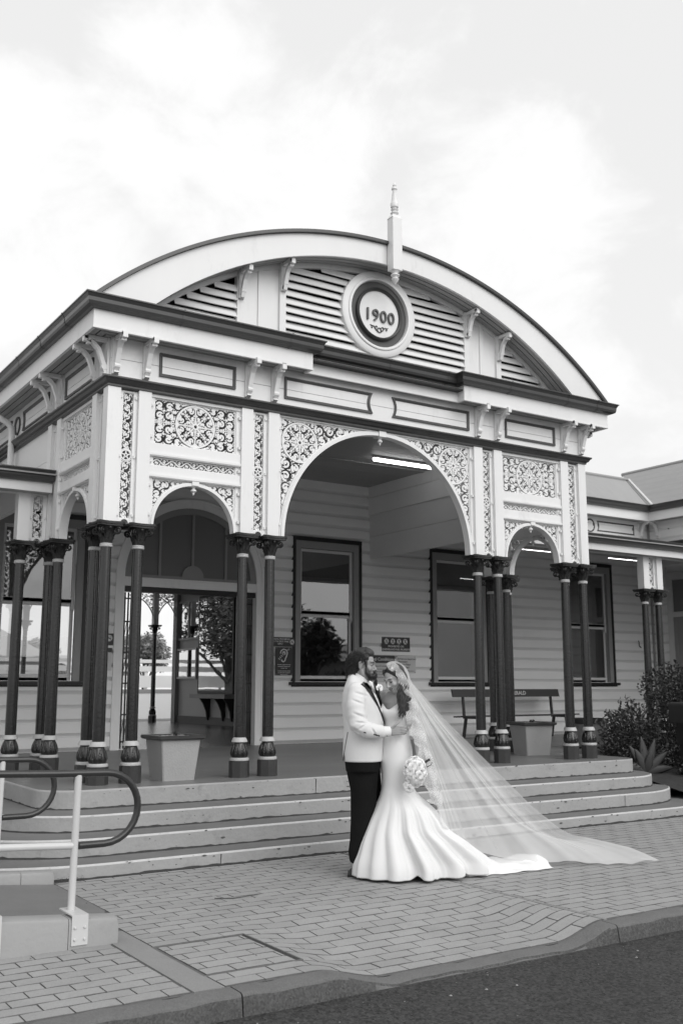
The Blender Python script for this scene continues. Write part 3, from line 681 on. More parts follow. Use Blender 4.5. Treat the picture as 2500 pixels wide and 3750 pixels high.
# ---- columns
def leaf_blade(m, base, up, out, h, w, cur, n=6):       # acanthus blade bending outwards
    side = up.cross(out); A_, B_ = [], []
    rings = []
    for k in range(n+1):
        t = k/n; ww = w*(math.sin(PI*min(1, .25+.75*t))**.7)*(1 if t < .95 else .4); c = base+up*(h*(t-.18*t*t*t)-max(0, t-.8)*h*.55)+out*(cur*t*t)
        rings.append([c-side*ww, c-side*ww*.45+out*.005, c+out*(.010), c+side*ww*.45+out*.005, c+side*ww, c-out*.004])
    m.loft(rings)
def column_parts():
    d = {}
    m = MB(); m.lathe([(.0645, .973-FL), (.0652, 1.06-FL), (.0640, 1.6-FL), (.060, 2.4-FL), (.0555, 3.02-FL)], 24); d['column'] = (m, COLM)
    m = MB(); m.lathe([(.056, 3.018-FL), (.068, 3.022-FL), (.072, 3.032-FL), (.066, 3.041-FL), (.070, 3.050-FL), (.064, 3.060-FL), (.055, 3.062-FL)], 22); d['necking_ring'] = (m, RINGP)
    m = MB(); bell = [(.055, 3.058), (.060, 3.09), (.066, 3.15), (.080, 3.205), (.10, 3.235), (.10, 3.245)]
    m.lathe([(r, z-FL) for r, z in bell], 18)
    for tier, (z0, h, w, cur, n, ph) in enumerate(((3.064, .085, .022, .030, 8, 0), (3.10, .115, .024, .042, 8, PI/8))):
        for k in range(n):
            a = 2*PI*k/n+ph; o = Vector((math.cos(a), math.sin(a), 0)); leaf_blade(m, o*(.058 if tier == 0 else .062)+Vector((0,0,z0-FL)), Vector((0,0,1)), o, h, w, cur)
    for k in range(4):
        a = PI/4+PI/2*k; o = Vector((math.cos(a), math.sin(a), 0))
        for s in (-1, 1):       # corner volutes
            sd_ = Vector((-math.sin(a), math.cos(a), 0))*s; pts = []; rr = []
            for q in range(16):
                t = q/15; ang = -PI/2+2*PI*1.35*t; r = .034*(1-.75*t); c = o*.128+Vector((0,0,3.198-FL)); pts.append(c+o*(r*math.cos(ang))*1+Vector((0,0,r*math.sin(ang)))+sd_*(.010+.012*t)); rr.append(.0085-.003*t)
            pts = [o*.066+Vector((0,0,3.12-FL))+sd_*.018, o*.085+Vector((0,0,3.16-FL))+sd_*.014, o*.108+Vector((0,0,3.168-FL))+sd_*.011]+pts; rr = [.006,.008,.009]+rr
            m.tube(pts, rr, 6)
        b = a+PI/4; o2 = Vector((math.cos(b), math.sin(b), 0)); m.ell(o2*.106+Vector((0,0,3.222-FL)), (.02, .02, .018), 5)
    def abacus(h, c, z0, z1):
        P = []
        for k in range(4):
            a0 = PI/4+PI/2*k; cx, cy = h*math.cos(a0), h*math.sin(a0); t_ = Vector((-math.sin(a0), math.cos(a0), 0))
            P += [(cx-t_.x*.022, cy-t_.y*.022), (cx+t_.x*.022, cy+t_.y*.022)]
            for t in (.25, .5, .75):
                n0 = Vector((h*math.cos(a0)+t_.x*.022, h*math.sin(a0)+t_.y*.022)); a1 = a0+PI/2; t1 = Vector((-math.sin(a1), math.cos(a1))); n1_ = Vector((h*math.cos(a1), h*math.sin(a1)))-t1*.022
                q = n0.lerp(n1_, t); mid = Vector((math.cos(a0+PI/4), math.sin(a0+PI/4))); q -= mid*c*math.sin(PI*t); P.append((q.x, q.y))
        m.xy(P, z0-FL, z1-FL)
    abacus(.192, .030, 3.243, 3.262); abacus(.205, .030, 3.264, 3.291)
    d['capital'] = (m, M('dark_capital_paint', .022, .42, .4, 12, .5, 60, dirt=.3, dscale=14, dcol=.06))
    m = MB(); m.lathe([(.066, .985-FL), (.074, .978-FL), (.090, .945-FL), (.091, .936-FL), (.078, .933-FL)], 22); d['base_ring'] = (m, RINGP); m = MB(); m.lathe([(.09, .766-FL), (.104, .764-FL), (.109, .748-FL), (.106, .733-FL), (.09, .7285-FL)], 22); d['foot_ring'] = (m, RINGP)
    m = MB(); prof = [(.062, .935), (.068, .915), (.080, .88), (.090, .84), (.095, .81), (.093, .785), (.084, .765)]
    m.lathe([(r, z-FL) for r, z in prof], 24)
    for k in range(8):
        a = 2*PI*k/8; o = Vector((math.cos(a), math.sin(a), 0)); sd_ = Vector((-math.sin(a), math.cos(a), 0))
        rf = lambda z: float(np.interp(z, [p[1] for p in prof][::-1], [p[0] for p in prof][::-1]))
        for s in (-1, 0, 1):
            P = [o*(rf(z)+.002)*1+sd_*s*w_+Vector((0,0,z-FL)) for z, w_ in ((.775, .006), (.81, .018), (.85, .020), (.885, .012), (.912, .004))]
            m.tube(P, [.004, .0055, .005, .004, .002], 5)
        for z in (.80, .83, .86):
            for s in (-1, 1): m.tube([o*(rf(z)+.003)+Vector((0,0,z-FL)), o*(rf(z+.02)+.002)+sd_*s*.017+Vector((0,0,z+.022-FL))], [.004, .002], 4)
    d['base_vase'] = (m, COLM)
    m = MB(); ap = .1065/math.cos(PI/8); P = [(ap*math.cos(PI/8+PI/4*k), ap*math.sin(PI/8+PI/4*k)) for k in range(8)]; m.xy(P, -.002, .7285-FL); d['plinth'] = (m, DARK)
    return {k: v[0].mesh(k, v[1], smooth=(k != 'plinth'), fix=True) for k, v in d.items()}
CP = column_parts()
def column(x, y, rz=0, parent=bld):
    c = ob('column', CP['column'], parent, (x, y, FL), rz)
    for k in ('necking_ring', 'capital', 'base_ring', 'foot_ring', 'base_vase', 'plinth'): ob(k, CP[k], c)
    return c
for s in (-1, 1):
    for x in (XA, XB, XC, XD): column(s*x, 0)
    for x, y in ((XA, YP), (XA, YE), (XA, YF), (XE, YF)): column(s*x, y)
for x in XG: column(x, YF)
# ---- entablature: dark band, frieze, soffit, fascia, gutter
YW = 5.4
pathU = [(-3.65, YW), (-3.65, -.055), (3.65, -.055), (3.65, YW)]
inner = offset_path(pathU, .22)
m = MB(); cornice(m, pathU, [(0, 4.785), (.035, 4.795), (.035, 4.815), (.06, 4.83), (.075, 4.86), (.095, 4.875), (.095, 4.893), (0, 4.91), (-.03, 4.91), (-.03, 4.785)])
part(m, 'cornice_band', DARK)
m = MB()                     # beam under the frieze, and frieze boards
cornice(m, pathU, [(-.005, 4.905), (-.005, 5.116), (-.12, 5.116), (-.12, 4.79), (-.04, 4.79), (-.04, 4.905)]); part(m, 'frieze_board', WHITE)
m = MB(); cornice(m, pathU, [(-.005, 5.122), (-.005, 5.36), (-.12, 5.36), (-.12, 5.122)]); part(m, 'frieze_board', WHITE)
pathF = [(-3.945, YW), (-3.945, -.30), (-1.20, -.30), (-1.20, -.165), (1.18, -.165), (1.18, -.30), (3.945, -.30), (3.945, YW)]
m = MB(); cornice(m, pathF, [(0, 5.352), (.004, 5.335), (.012, 5.335), (.012, 5.352), (.0, 5.352), (0, 5.57), (-.03, 5.57), (-.03, 5.335), (-.006, 5.335)][3:]+[]) if False else None
m = MB(); cornice(m, pathF, [(.006, 5.334), (.006, 5.353), (0, 5.356), (0, 5.575), (-.03, 5.575), (-.03, 5.334)]); part(m, 'fascia', WHITE)
OG = [(.002, 5.545), (.045, 5.547), (.085, 5.565), (.095, 5.595), (.098, 5.635), (.118, 5.672), (.128, 5.676), (.128, 5.690), (.118, 5.690), (.10, 5.682), (.085, 5.64), (.080, 5.600), (.07, 5.58), (.04, 5.565), (.012, 5.565), (.012, 5.66), (.002, 5.66)]
m = MB(); cornice(m, pathF, OG); gut = part(m, 'roof_gutter', GUT)
# gutter straps
m = MB()
def strap(mm, x, y, ax):
    prof = [(.004, 5.540), (.047, 5.541), (.089, 5.561), (.100, 5.594), (.103, 5.635), (.120, 5.668), (.132, 5.672), (.132, 5.694), (.0, 5.702)]
    if ax == 'y': mm.strip([(-0, 0)]*2, .01, 0, 0.0) if False else None
    pts = [(d, z) for d, z in prof]
    for (a, b), (c, d) in zip(pts, pts[1:]):
        w = .012
        if ax == 'front': mm.add([(x-w, y-a, b), (x+w, y-a, b), (x+w, y-c, d), (x-w, y-c, d)], [(0,1,2,3)])
        else: mm.add([(x-a, y-w, b), (x-a, y+w, b), (x-c, y+w, d), (x-c, y-w, d)], [(0,1,2,3)])
for q in [(x, -.30, 'front') for x in (-2.95, -1.55, 1.95, 3.05, 3.65)]+[(x, -.165, 'front') for x in (-1.06, .0, .95)]+[(-3.945, y, 'side') for y in (.42, 1.33, 2.25, 3.2)]:
    m = MB(); strap(m, *q); part(m, 'gutter_strap', GUT, gut)
# soffit boards with dark gaps between them
def soffit(path, offs):
    for a, b in offs:
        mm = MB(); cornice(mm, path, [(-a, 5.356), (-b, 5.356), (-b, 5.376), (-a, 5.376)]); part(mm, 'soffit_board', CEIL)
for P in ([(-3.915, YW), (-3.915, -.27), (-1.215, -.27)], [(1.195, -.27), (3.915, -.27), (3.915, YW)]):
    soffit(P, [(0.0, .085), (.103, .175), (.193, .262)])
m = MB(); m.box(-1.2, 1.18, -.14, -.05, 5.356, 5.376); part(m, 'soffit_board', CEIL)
m = MB(); m.box(-3.9, 3.9, -.28, 5.4, 5.47, 5.49); part(m, 'soffit_shade_backing', BLK)  # black sheet painting the shade above the soffit gaps
# frieze panels: dark moulding frame round a white field
def frame_poly(P, w):
    n = len(P); Pc = P+[P[0]]; out = []
    ar = sum(P[i][0]*P[(i+1) % n][1]-P[(i+1) % n][0]*P[i][1] for i in range(n)); sg = 1 if ar > 0 else -1
    for i in range(n):
        a, b, c = (np.array(P[(i+k) % n], float) for k in (-1, 0, 1))
        t1 = (b-a)/np.hypot(*(b-a)); t2 = (c-b)/np.hypot(*(c-b)); n1_ = np.array([-t1[1], t1[0]])*sg; n2_ = np.array([-t2[1], t2[0]])*sg
        nn = n1_+n2_; nn = nn/np.hypot(*nn); out.append(tuple(b+nn*w/max(.35, float(nn @ n1_))))
    return out
def frieze_panel(P, f3, parent=bld, depth=.022, w=.034):
    I = frame_poly(P, w); n = len(P); mb = MB()
    I2 = frame_poly(P, w*.35); 
    rings = [[f3(*p, 0) for p in P], [f3(*p, depth) for p in P], [f3(*p, depth) for p in I2], [f3(*p, depth*.45) for p in I], [f3(*p, 0) for p in I]]
    vs = [q for r in rings for q in r]; fs = []
    for k in range(4):
        for i in range(n): j = (i+1) % n; fs.append((k*n+i, k*n+j, (k+1)*n+j, (k+1)*n+i))
    mb.add(vs, fs); return part(mb, 'panel_moulding', M_PANEL, parent)
M_PANEL = M('dark_panel_moulding', .075, .45, .2, 6, .1, 20, dirt=.3, dscale=8, dcol=.13)
front = lambda x, z, d: (x, -.051-d, z)
rect = lambda a, b, z0, z1: [(a, z0), (b, z0), (b, z1), (a, z1)]
Z0p, Z1p = 5.000, 5.272
for s in (-1, 1):
    P = rect(-3.08, -2.12, Z0p, Z1p); frieze_panel([(s*x, z) for x, z in P], front)
    cv = [(-.155-.045*math.sin(PI*t)-0.0, Z0p+(Z1p-Z0p)*t) for t in [k/8 for k in range(9)]]
    P = [(-1.455, Z0p)]+[(x, z) for x, z in cv]+[(-1.455, Z1p)]; frieze_panel([(s*x, z) for x, z in P], front)
    side = lambda y, z, d, s=s: (s*(3.646+d), y, z)
    frieze_panel(rect(.50, 1.48, Z0p, Z1p), side)
    P = [(2.14, Z0p)]+[(3.30+.045*math.sin(PI*t), Z0p+(Z1p-Z0p)*t) for t in [k/8 for k in range(9)]][::1]+[(2.14, Z1p)]
    frieze_panel([(2.14, Z0p)]+[(3.30-.045*math.sin(PI*t), Z0p+(Z1p-Z0p)*t) for t in [k/8 for k in range(9)]]+[(2.14, Z1p)], side)
    frieze_panel([(3.58+.13*math.cos(2*PI*k/20), 5.136+.13*math.sin(2*PI*k/20)) for k in range(20)], side, w=.03)
    frieze_panel([(3.86+.045*math.sin(PI*t), Z0p+(Z1p-Z0p)*(t)) for t in [k/8 for k in range(8, -1, -1)]]+[(5.1, Z0p), (5.1, Z1p)], side)
# eaves brackets
def bracket_mesh(L_=.285, H_=.42, w=.055):
    mb = MB(); h = w/2      # local: wall plane y=0, projecting to -y, top z=0
    mb.box(-h-.012, h+.012, -.028, -.001, -H_, 0); mb.box(-h, h, -L_, -.03, -.045, 0)
    mb.box(-h, h, -L_-.012, -L_+.04, -.075, -.012); mb.box(-h, h, -L_+.03, -L_+.07, -.10, -.045)
    pts = [(-L_+.055, -.062), (-L_*.62, -.085), (-L_*.43, -.14), (-L_*.33, -.21), (-L_*.25, -.28), (-.045, -.345)]
    for q in range(len(pts)-1):
        (a, b), (c, d) = pts[q], pts[q+1]; mb.yz([(a-.016, b-.012), (a+.022, b+.012), (c+.022, d+.012), (c-.016, d-.012)], -h, h)
    mb.yz([(-.05+.036*math.cos(2*PI*k/12), -H_+.085+.036*math.sin(2*PI*k/12)) for k in range(12)], -h-.004, h+.004)
    mb.yz([(-.028, -H_+.05), (-.07, -H_+.05), (-.052, -H_+.03), (-.062, -H_+.012), (-.028, -H_)], -h, h)
    return mb.mesh('eaves_bracket', WHITE)
BR = bracket_mesh(); BRs = bracket_mesh(.255, .42)
for s in (-1, 1):
    for x in (XA, XB, XC, XD):
        if x == XD: ob('eaves_bracket', BRs, bld, (s*x, -.051, 5.334)) if False else ob('eaves_bracket', BR if x != XD else BRs, bld, (s*x if x != XD else s*1.60, -.051, 5.352))
        else: ob('eaves_bracket', BR, bld, (s*x, -.051, 5.352))
    for y in (.03, YP, YE, YF): ob('eaves_bracket', BR, bld, (s*3.646, y, 5.352), s*R(90))
# ---- arched gable
GY = .05
zo = lambda x: 1.478+math.sqrt(max(0, 5.757**2-x*x)); zi = lambda x: 2.058+math.sqrt(max(0, 4.91**2-x*x))
def arc_band(f_out, f_in, y0, y1, xl, n=60, zmin=5.40):
    rings = []
    for k in range(n+1):
        x = -xl+2*xl*k/n; a, b = f_out(x), f_in(x)
        b = max(b, zmin) if not math.isnan(b) else zmin; a = max(a, b+.002)
        rings.append([(x, y0, b), (x, y0, a), (x, y1, a), (x, y1, b)])
    mb = MB(); mb.loft(rings); return mb
zi_s = lambda x: (2.058+math.sqrt(4.91**2-x*x)) if abs(x) < 3.60 else 5.40
part(arc_band(zo, zi_s, -.287, -.252, 3.955, zmin=5.585), 'barge_board', WHITE, smooth=True)
m = MB(); rings = []
for k in range(81):         # barrel roof sheet, its dark edge shows over the barge board
    a = -.757+1.514*k/80; x, z = 5.757*math.sin(a), 1.478+5.757*math.cos(a); x2, z2 = (5.757+.042)*math.sin(a), 1.478+5.799*math.cos(a)
    rings.append([(x, -.335, z+.003), (x2, -.335, z2), (x2, 9.4, z2), (x, 9.4, z+.003)])
m.loft(rings); part(m, 'barrel_roof', GUT, smooth=True)
for k, (y0, y1) in enumerate(((-.254, -.165), (-.148, -.075), (-.058, .03))):   # soffit strips under the curve
    part(arc_band(lambda x: zi_s(x)+.035, lambda x: zi_s(x)+.018, y0, y1, 3.5, zmin=5.4), 'barge_soffit_board', CEIL, smooth=True)
part(arc_band(lambda x: zi_s(x)+.10, lambda x: zi_s(x)+.085, -.25, .06, 3.5), 'barge_shade_backing', BLK)  # black sheet painting the shade in the curved soffit slots
gw = MB(); gw.box(-3.9, 3.9, .42, .45, 5.36, 5.8)
m = arc_band(lambda x: zi_s(x)+.12, lambda x: zi_s(x)-.045, GY-.012, GY+.05, 3.22, zmin=5.45); trimarc = part(m, 'gable_trim', WHITE, smooth=True)
m = arc_band(lambda x: zi_s(x)+.3, lambda x: 5.3, .36, .38, 3.6, zmin=5.3); part(m, 'gable_shade_backing', BLK)  # black sheet standing in for the shade behind the louvre slats
for x0, x1 in ((-2.075, -1.99), (-1.488, -1.40), (1.475, 1.563), (2.065, 2.15)):
    ga = MB(); ga.box(x0, x1, GY-.03, GY+.06, 5.4, zi_s(max(abs(x0), abs(x1)))+.02); part(ga, 'gable_post', WHITE)
for x0, x1 in ((-3.14, -3.06), (3.06, 3.14)): ga = MB(); ga.box(x0, x1, GY-.025, GY+.06, 5.4, zi_s(3.14)+.02); part(ga, 'gable_post', WHITE); part(ga, 'gable_post', WHITE)
for x0, x1, xb in ((-1.99, -1.488, -1.752), (1.563, 2.065, 1.80)):
    P = [(x0, 5.4), (x1, 5.4), (x1, zi_s(x1)+.02), (x0, zi_s(x0)+.02)]; m = MB(); m.xz(P, GY+.005, GY+.05); q = part(m, 'gable_panel', WHITE)
    m = MB(); m.box(xb-.03, xb+.03, GY-.014, GY+.004, 5.4, min(zi_s(xb-.03), zi_s(xb+.03))+.01); part(m, 'cover_batten', WHITE, q)
for s in (-1, 1):
    P = [(s*3.14, 5.4), (s*3.5, 5.4), (s*3.14, zi_s(3.14))]; m = MB(); m.xz(P, GY, GY+.04); part(m, 'gable_panel', WHITE)
MC = (.005, 6.395)
lv = empty('gable_louvre', (0, GY, 5.4)); lv.parent = bld
pitch = .107
for k in range(16):
    zc = 5.505+pitch*k
    for xa, xb in ((-3.06, -2.075), (-1.40, 1.475), (2.15, 3.06)):
        zt = zc+.085            # clip to the curve
        lim = 4.91**2-(zt-.03+.045-2.058)**2
        if lim <= 0: continue
        lx = math.sqrt(lim); a, b = max(xa, -lx), min(xb, lx)
        if b-a < .12: continue
        spans = [(a, b)]
        dz = abs(zc+.02-MC[1])
        if dz < .50:
            hw = math.sqrt(.50**2-dz*dz); spans = [(p, q) for p, q in ((a, min(b, MC[0]-hw)), (max(a, MC[0]+hw), b)) if q-p > .06]
        for p, q in spans:
            sag = random.uniform(-.004, .004); n = 4; rings = []
            for i in range(n+1):
                x = p+(q-p)*i/n; z = zc+sag*math.sin(PI*i/n)+random.uniform(-.0015, .0015)
                rings.append([(x, -.028, z-.004-5.4), (x, -.036, z+.002-5.4), (x, .024, z+.100-5.4), (x, .032, z+.094-5.4)])
            m = MB(); m.loft(rings); part(m, 'louvre_slat', WHITE, lv)
# gable brackets
GB = bracket_mesh(.25, .36, .05)
for x in (-2.03, -1.445, 1.52, 2.105): ob('eaves_bracket', GB, bld, (x, GY-.031, zi_s(abs(x)+.03)+.016))
# finial
m = MB(); m.box(-.072, .072, -.43, -.305, 6.865, 7.585)
for z in (7.585,): m.loft([[(-.078, -.43, z), (.078, -.43, z), (.078, -.305, z), (-.078, -.305, z)], [(-.05, -.405, z+.05), (.05, -.405, z+.05), (.05, -.33, z+.05), (-.05, -.33, z+.05)]])
m.lathe([(.05, 7.61), (.034, 7.64), (.058, 7.68), (.058, 7.70), (.03, 7.725), (.05, 7.75), (.034, 7.775), (.055, 7.80), (.062, 7.87), (.055, 7.90), (.048, 7.91), (.042, 7.96), (.028, 8.06), (.030, 8.085), (.04, 8.10), (.036, 8.125), (.016, 8.14), (.026, 8.165), (.02, 8.19), (.002, 8.23)][0:0] + [(.05, 7.61), (.032, 7.635), (.056, 7.665), (.03, 7.69), (.050, 7.715), (.03, 7.735), (.052, 7.75), (.056, 7.80), (.048, 7.815), (.044, 7.83), (.026, 7.98), (.028, 7.99), (.040, 8.005), (.034, 8.03), (.016, 8.04), (.026, 8.06), (.016, 8.085), (.002, 8.11)], 16, (0, -.3675, 0))
m.lathe([(.07, 6.868), (.04, 6.845), (.032, 6.83), (.060, 6.81), (.060, 6.80), (.03, 6.78), (.052, 6.755), (.040, 6.725), (.016, 6.705), (.002, 6.675)], 16, (0, -.3675, 0))
part(m, 'roof_finial', WHITE, smooth=True)
# medallion with the date
def ring_xz(mb, c, prof, n=56):
    rings = [[(c[0]+r*math.cos(2*PI*k/n), y, c[1]+r*math.sin(2*PI*k/n)) for k in range(n)] for r, y in prof]; mb.loft(rings, True, False)
md_ = MB(); ring_xz(md_, MC, [(.585, .10), (.585, -.005), (.572, -.015), (.50, -.015), (.492, -.03), (.475, -.035), (.46, -.03), (.45, .0), (.45, .06)]); med = part(md_, 'date_medallion', WHITE, smooth=True)
m = MB(); ring_xz(m, MC, [(.452, .02), (.36, .02), (.36, .05)]); part(m, 'medallion_field', M_PANEL, med)
m = MB(); ring_xz(m, MC, [(.365, .02), (.362, -.02), (.345, -.032), (.325, -.02), (.318, .005), (.318, .03)]); part(m, 'medallion_ring', DARK, med, smooth=True)
m = MB(); n = 48; m.add([(MC[0]+.32*math.cos(2*PI*k/n), .008, MC[1]+.32*math.sin(2*PI*k/n)) for k in range(n)], [tuple(range(n))]); part(m, 'medallion_disc', WHITE, med)
NUM = M('dark_numeral_paint', .10, .45, .15, 9)
o_ = ob('date_numerals', text_mesh('1900', .232, NUM, depth=.024, bold=.001, spacing=1.08), med, (MC[0]+.0, -.006, MC[1]-.035)); o_.rotation_euler = (R(90), 0, 0)
m = MB(); c = (MC[0], MC[1]-.20)
circle(m, c[0], c[1]-.02, .030, .013, -.004, .008, 18)
for s in (-1, 1):
    m.strip([(c[0]+s*.02, c[1]-.045), (c[0]+s*.055, c[1]-.015), (c[0]+s*.085, c[1]+.022), (c[0]+s*.115, c[1]+.025), (c[0]+s*.125, c[1]+.0), (c[0]+s*.108, c[1]-.005)], [.016, .016, .014, .013, .012, .018], -.004, .008)
    m.strip([(c[0]+s*.075, c[1]+.012), (c[0]+s*.05, c[1]+.03), (c[0]+s*.028, c[1]+.016)], [.013, .012, .010], -.004, .008)
    m.strip([(c[0]+s*.115, c[1]+.02), (c[0]+s*.145, c[1]+.035)], [.010, .006], -.004, .008)
part(m, 'scroll_emblem', NUM, med)
# ================================================================== MAIN WALL
ZW0, ZW1 = FL, 5.34
WIN = [(-3.46, -1.95), (1.862, 3.362), (5.0, 6.5), (8.70, 10.20)]
wz0, wz1 = 1.63, 4.19
DX, DR, DZS = -.10, 1.36, 3.35          # door centre, outer radius, springing
wall = empty('front_wall', (0, YW, FL)); wall.parent = bld
core = MB(); PB = .2172; nrow = int(round((ZW1-ZW0)/PB)); PB = (ZW1-ZW0)/nrow
def spans(z0, z1, xa=-9.0, xb=11.55):
    cut = []
    zc = (z0+z1)/2
    for a, b in WIN:
        if z1 > wz0+.05 and z0 < wz1: cut.append((a+.05, b-.05))
    if z0 < DZS: cut.append((DX-DR+.03, DX+DR-.03))
    else:
        h = (DR-.04)**2-(z0-DZS)**2
        if h > 0: w = math.sqrt(h); cut.append((DX-w, DX+w))
    out = []; x = xa
    for a, b in sorted(cut): out.append((x, a)); x = b
    out.append((x, xb)); return [(a, b) for a, b in out if b-a > .04]
for r in range(nrow):
    z0, z1 = FL+PB*r, FL+PB*(r+1)
    for a, b in spans(z0, z1):
        core.box(a, b, .03, .12, z0-FL, z1-FL)
        cuts = [a, b]
        if b-a > 3: cuts = [a, a+random.uniform(.35, .65)*(b-a), b]
        for p, q in zip(cuts, cuts[1:]):
            j = random.uniform(-.0015, .0015); p_, q_ = p+.001, q-.001
            prof = [(.029, z0-FL+.0005), (.024, z0-FL+.0005), (.018, z0-FL+.012), (-.034+j, z0-FL+.066), (-.034+j, z1-FL-.0015), (.029, z1-FL-.001)]
            m = MB(); m.yz([(y, z) for y, z in prof], p_, q_); m.build('weatherboard', BOARD, wall)
part(core, 'wall_core', BOARD, wall)
# ---- windows
BLIND = M('dark_blind', .035, .8, .05, 2); BLIND2 = M('pale_blind', .16, .8, .05, 2)
def window(x0, x1, name='sash_window', open_low=False, blind=None, blindz=None):
    root = empty(name, ((x0+x1)/2, YW, wz0)); root.parent = bld; hw = (x1-x0)/2; H = wz1-wz0
    P = lambda mb, n, mat: mb.build(n, mat, root)
    m = MB(); m.box(-hw, -hw+.055, -.05, .02, 0, H); m.box(hw-.055, hw, -.05, .02, 0, H); m.box(-hw, hw, -.055, .02, H-.001, H+.075); P(m, 'dark_edging', BLK)
    m = MB(); a = hw-.055; m.box(-a, -a+.115, -.035, .03, 0, H-.001); m.box(a-.115, a, -.035, .03, 0, H-.001); m.box(-a+.115, a-.115, -.035, .03, H-.135, H-.001)
    P(m, 'architrave', TRIM)
    m = MB(); m.box(-hw-.07, hw+.07, -.10, .03, -.055, -.001); m.box(-hw-.02, hw+.02, -.05, .03, -.085, -.056); P(m, 'window_sill', BLK)
    b = a-.116; mid = 2.885-wz0
    s = MB(); frame(s, -b, b, mid-.03, H-.14, .052, .03, .065); s.box(-b+.053, b-.053, .03, .065, mid-.029, mid+.03); P(s, 'upper_sash', SASH)
    for q in (-1, 1): s2 = MB(); s2.yz([(.028, mid-.03), (.028, mid-.12), (.05, mid-.16), (.065, mid-.03)], *sorted((q*(b-.045), q*b))); P(s2, 'sash_horn', SASH)
    s = MB(); frame(s, -b, b, .002, mid-.031, .052, .066, .10); s.box(-b+.053, b-.053, .066, .10, .003, .11); P(s, 'lower_sash', SASH)
    g = MB(); g.add([(-b+.05, .045, mid), (b-.05, .045, mid), (b-.05, .045, H-.18), (-b+.05, .045, H-.18)], [(0,1,2,3)]); P(g, 'pane', GLASS)
    g = MB(); g.add([(-b+.05, .082, .10), (b-.05, .082, .10), (b-.05, .082, mid-.06), (-b+.05, .082, mid-.06)], [(0,1,2,3)]); P(g, 'pane', GLASS)
    if blind:
        g = MB(); z = blindz-wz0
        n = 1
        if n > 1:
            for k in range(n): zz = z+k*.05; g.add([(-b, .13, zz), (b, .13, zz), (b, .155, zz+.042), (-b, .155, zz+.042)], [(0,1,2,3)])
        else: g.box(-b, b, .13, .137, z, H-.14)
        P(g, 'blind', blind)
    return root
window(*WIN[0], blind=BLIND2, blindz=2.85); window(*WIN[1], blind=BLIND, blindz=3.45); window(*WIN[2], blind=BLIND, blindz=3.42); window(*WIN[3], blind=BLIND2, blindz=1.66)
# ---- entrance doorway
dr = empty('doorway', (DX, YW, FL)); dr.parent = bld; zs = DZS-FL
D = lambda mb, n, mat, **k: mb.build(n, mat, dr, **k)
m = MB(); arch_ring(m, DR-.14, DR, -.045, .10, zs, 48); arch_ring(m, DR-.03, DR+.012, -.06, .0, zs, 48)
for s in (-1, 1): m.box(*sorted((s*(DR-.14), s*DR)), -.045, .10, 0, zs); m.box(*sorted((s*(DR-.03), s*(DR+.012))), -.06, .0, 0, zs)
D(m, 'arched_architrave', WHITE)
m = MB(); arch_ring(m, 1.115, DR-.141, -.01, .07, zs+.0, 48); m.box(-1.218, 1.218, -.02, .08, zs-.02, zs+.03)
for x in (-.60, .0, .63): m.box(x-.022, x+.022, -.005, .06, zs+.03, zs+math.sqrt(1.12**2-x*x))
D(m, 'fanlight_frame', TRIM)
m = MB(); m.xz([(.0+.20*math.cos(PI*k/18), zs+.03+.20*math.sin(PI*k/18)) for k in range(19)], -.022, .055); D(m, 'fanlight_hub', TRIM)
g = MB(); g.xz([(1.12*math.cos(PI*k/40), zs+.02+1.12*math.sin(PI*k/40)) for k in range(41)], .03, .036); D(g, 'fanlight_pane', FROST)
m = MB(); m.box(-1.218, 1.218, -.03, .10, zs-.17, zs-.022); m.box(-1.218, 1.218, -.05, .10, zs-.05, zs-.023); m.box(-1.218, 1.218, -.042, .10, zs-.105, zs-.085); D(m, 'transom', WHITE)
m = MB(); m.box(-1.218, 1.218, .0, .12, zs-.26, zs-.172); D(m, 'gate_track', BLK)
def gate(xa, xb, n):
    g = MB(); zt = zs-.27
    for k in range(n):
        x = xa+(xb-xa)*k/(n-1); m = MB(); m.box(x-.010, x+.010, .045, .075, .01, zt); m.build('gate_bar', BLK, gr_)
    for z in (.12, .55, 1.05, 1.55, 2.05, zt-.1): m = MB(); m.box(min(xa, xb)-.01, max(xa, xb)+.01, .035, .044, z-.012, z+.012); m.build('gate_rail', BLK, gr_)
    for k in range(n-1):
        a, b = xa+(xb-xa)*k/(n-1), xa+(xb-xa)*(k+1)/(n-1)
        for z in (.3, 1.3, 1.9): g.add([(a-.006, .078, z-.2), (a+.006, .078, z-.2), (b+.006, .078, z+.2), (b-.006, .078, z+.2)], [(0,1,2,3)])
    g.build('gate_lattice', BLK, gr_)['kind'] = 'stuff'
for xa, xb, n in ((-1.20, -1.03, 4), (.92, 1.21, 9)):
    gr_ = empty('folding_gate', ((xa+xb)/2+DX, YW+.06, FL)); gr_.parent = bld
    cxg = (xa+xb)/2; gate(xa-cxg, xb-cxg, n)
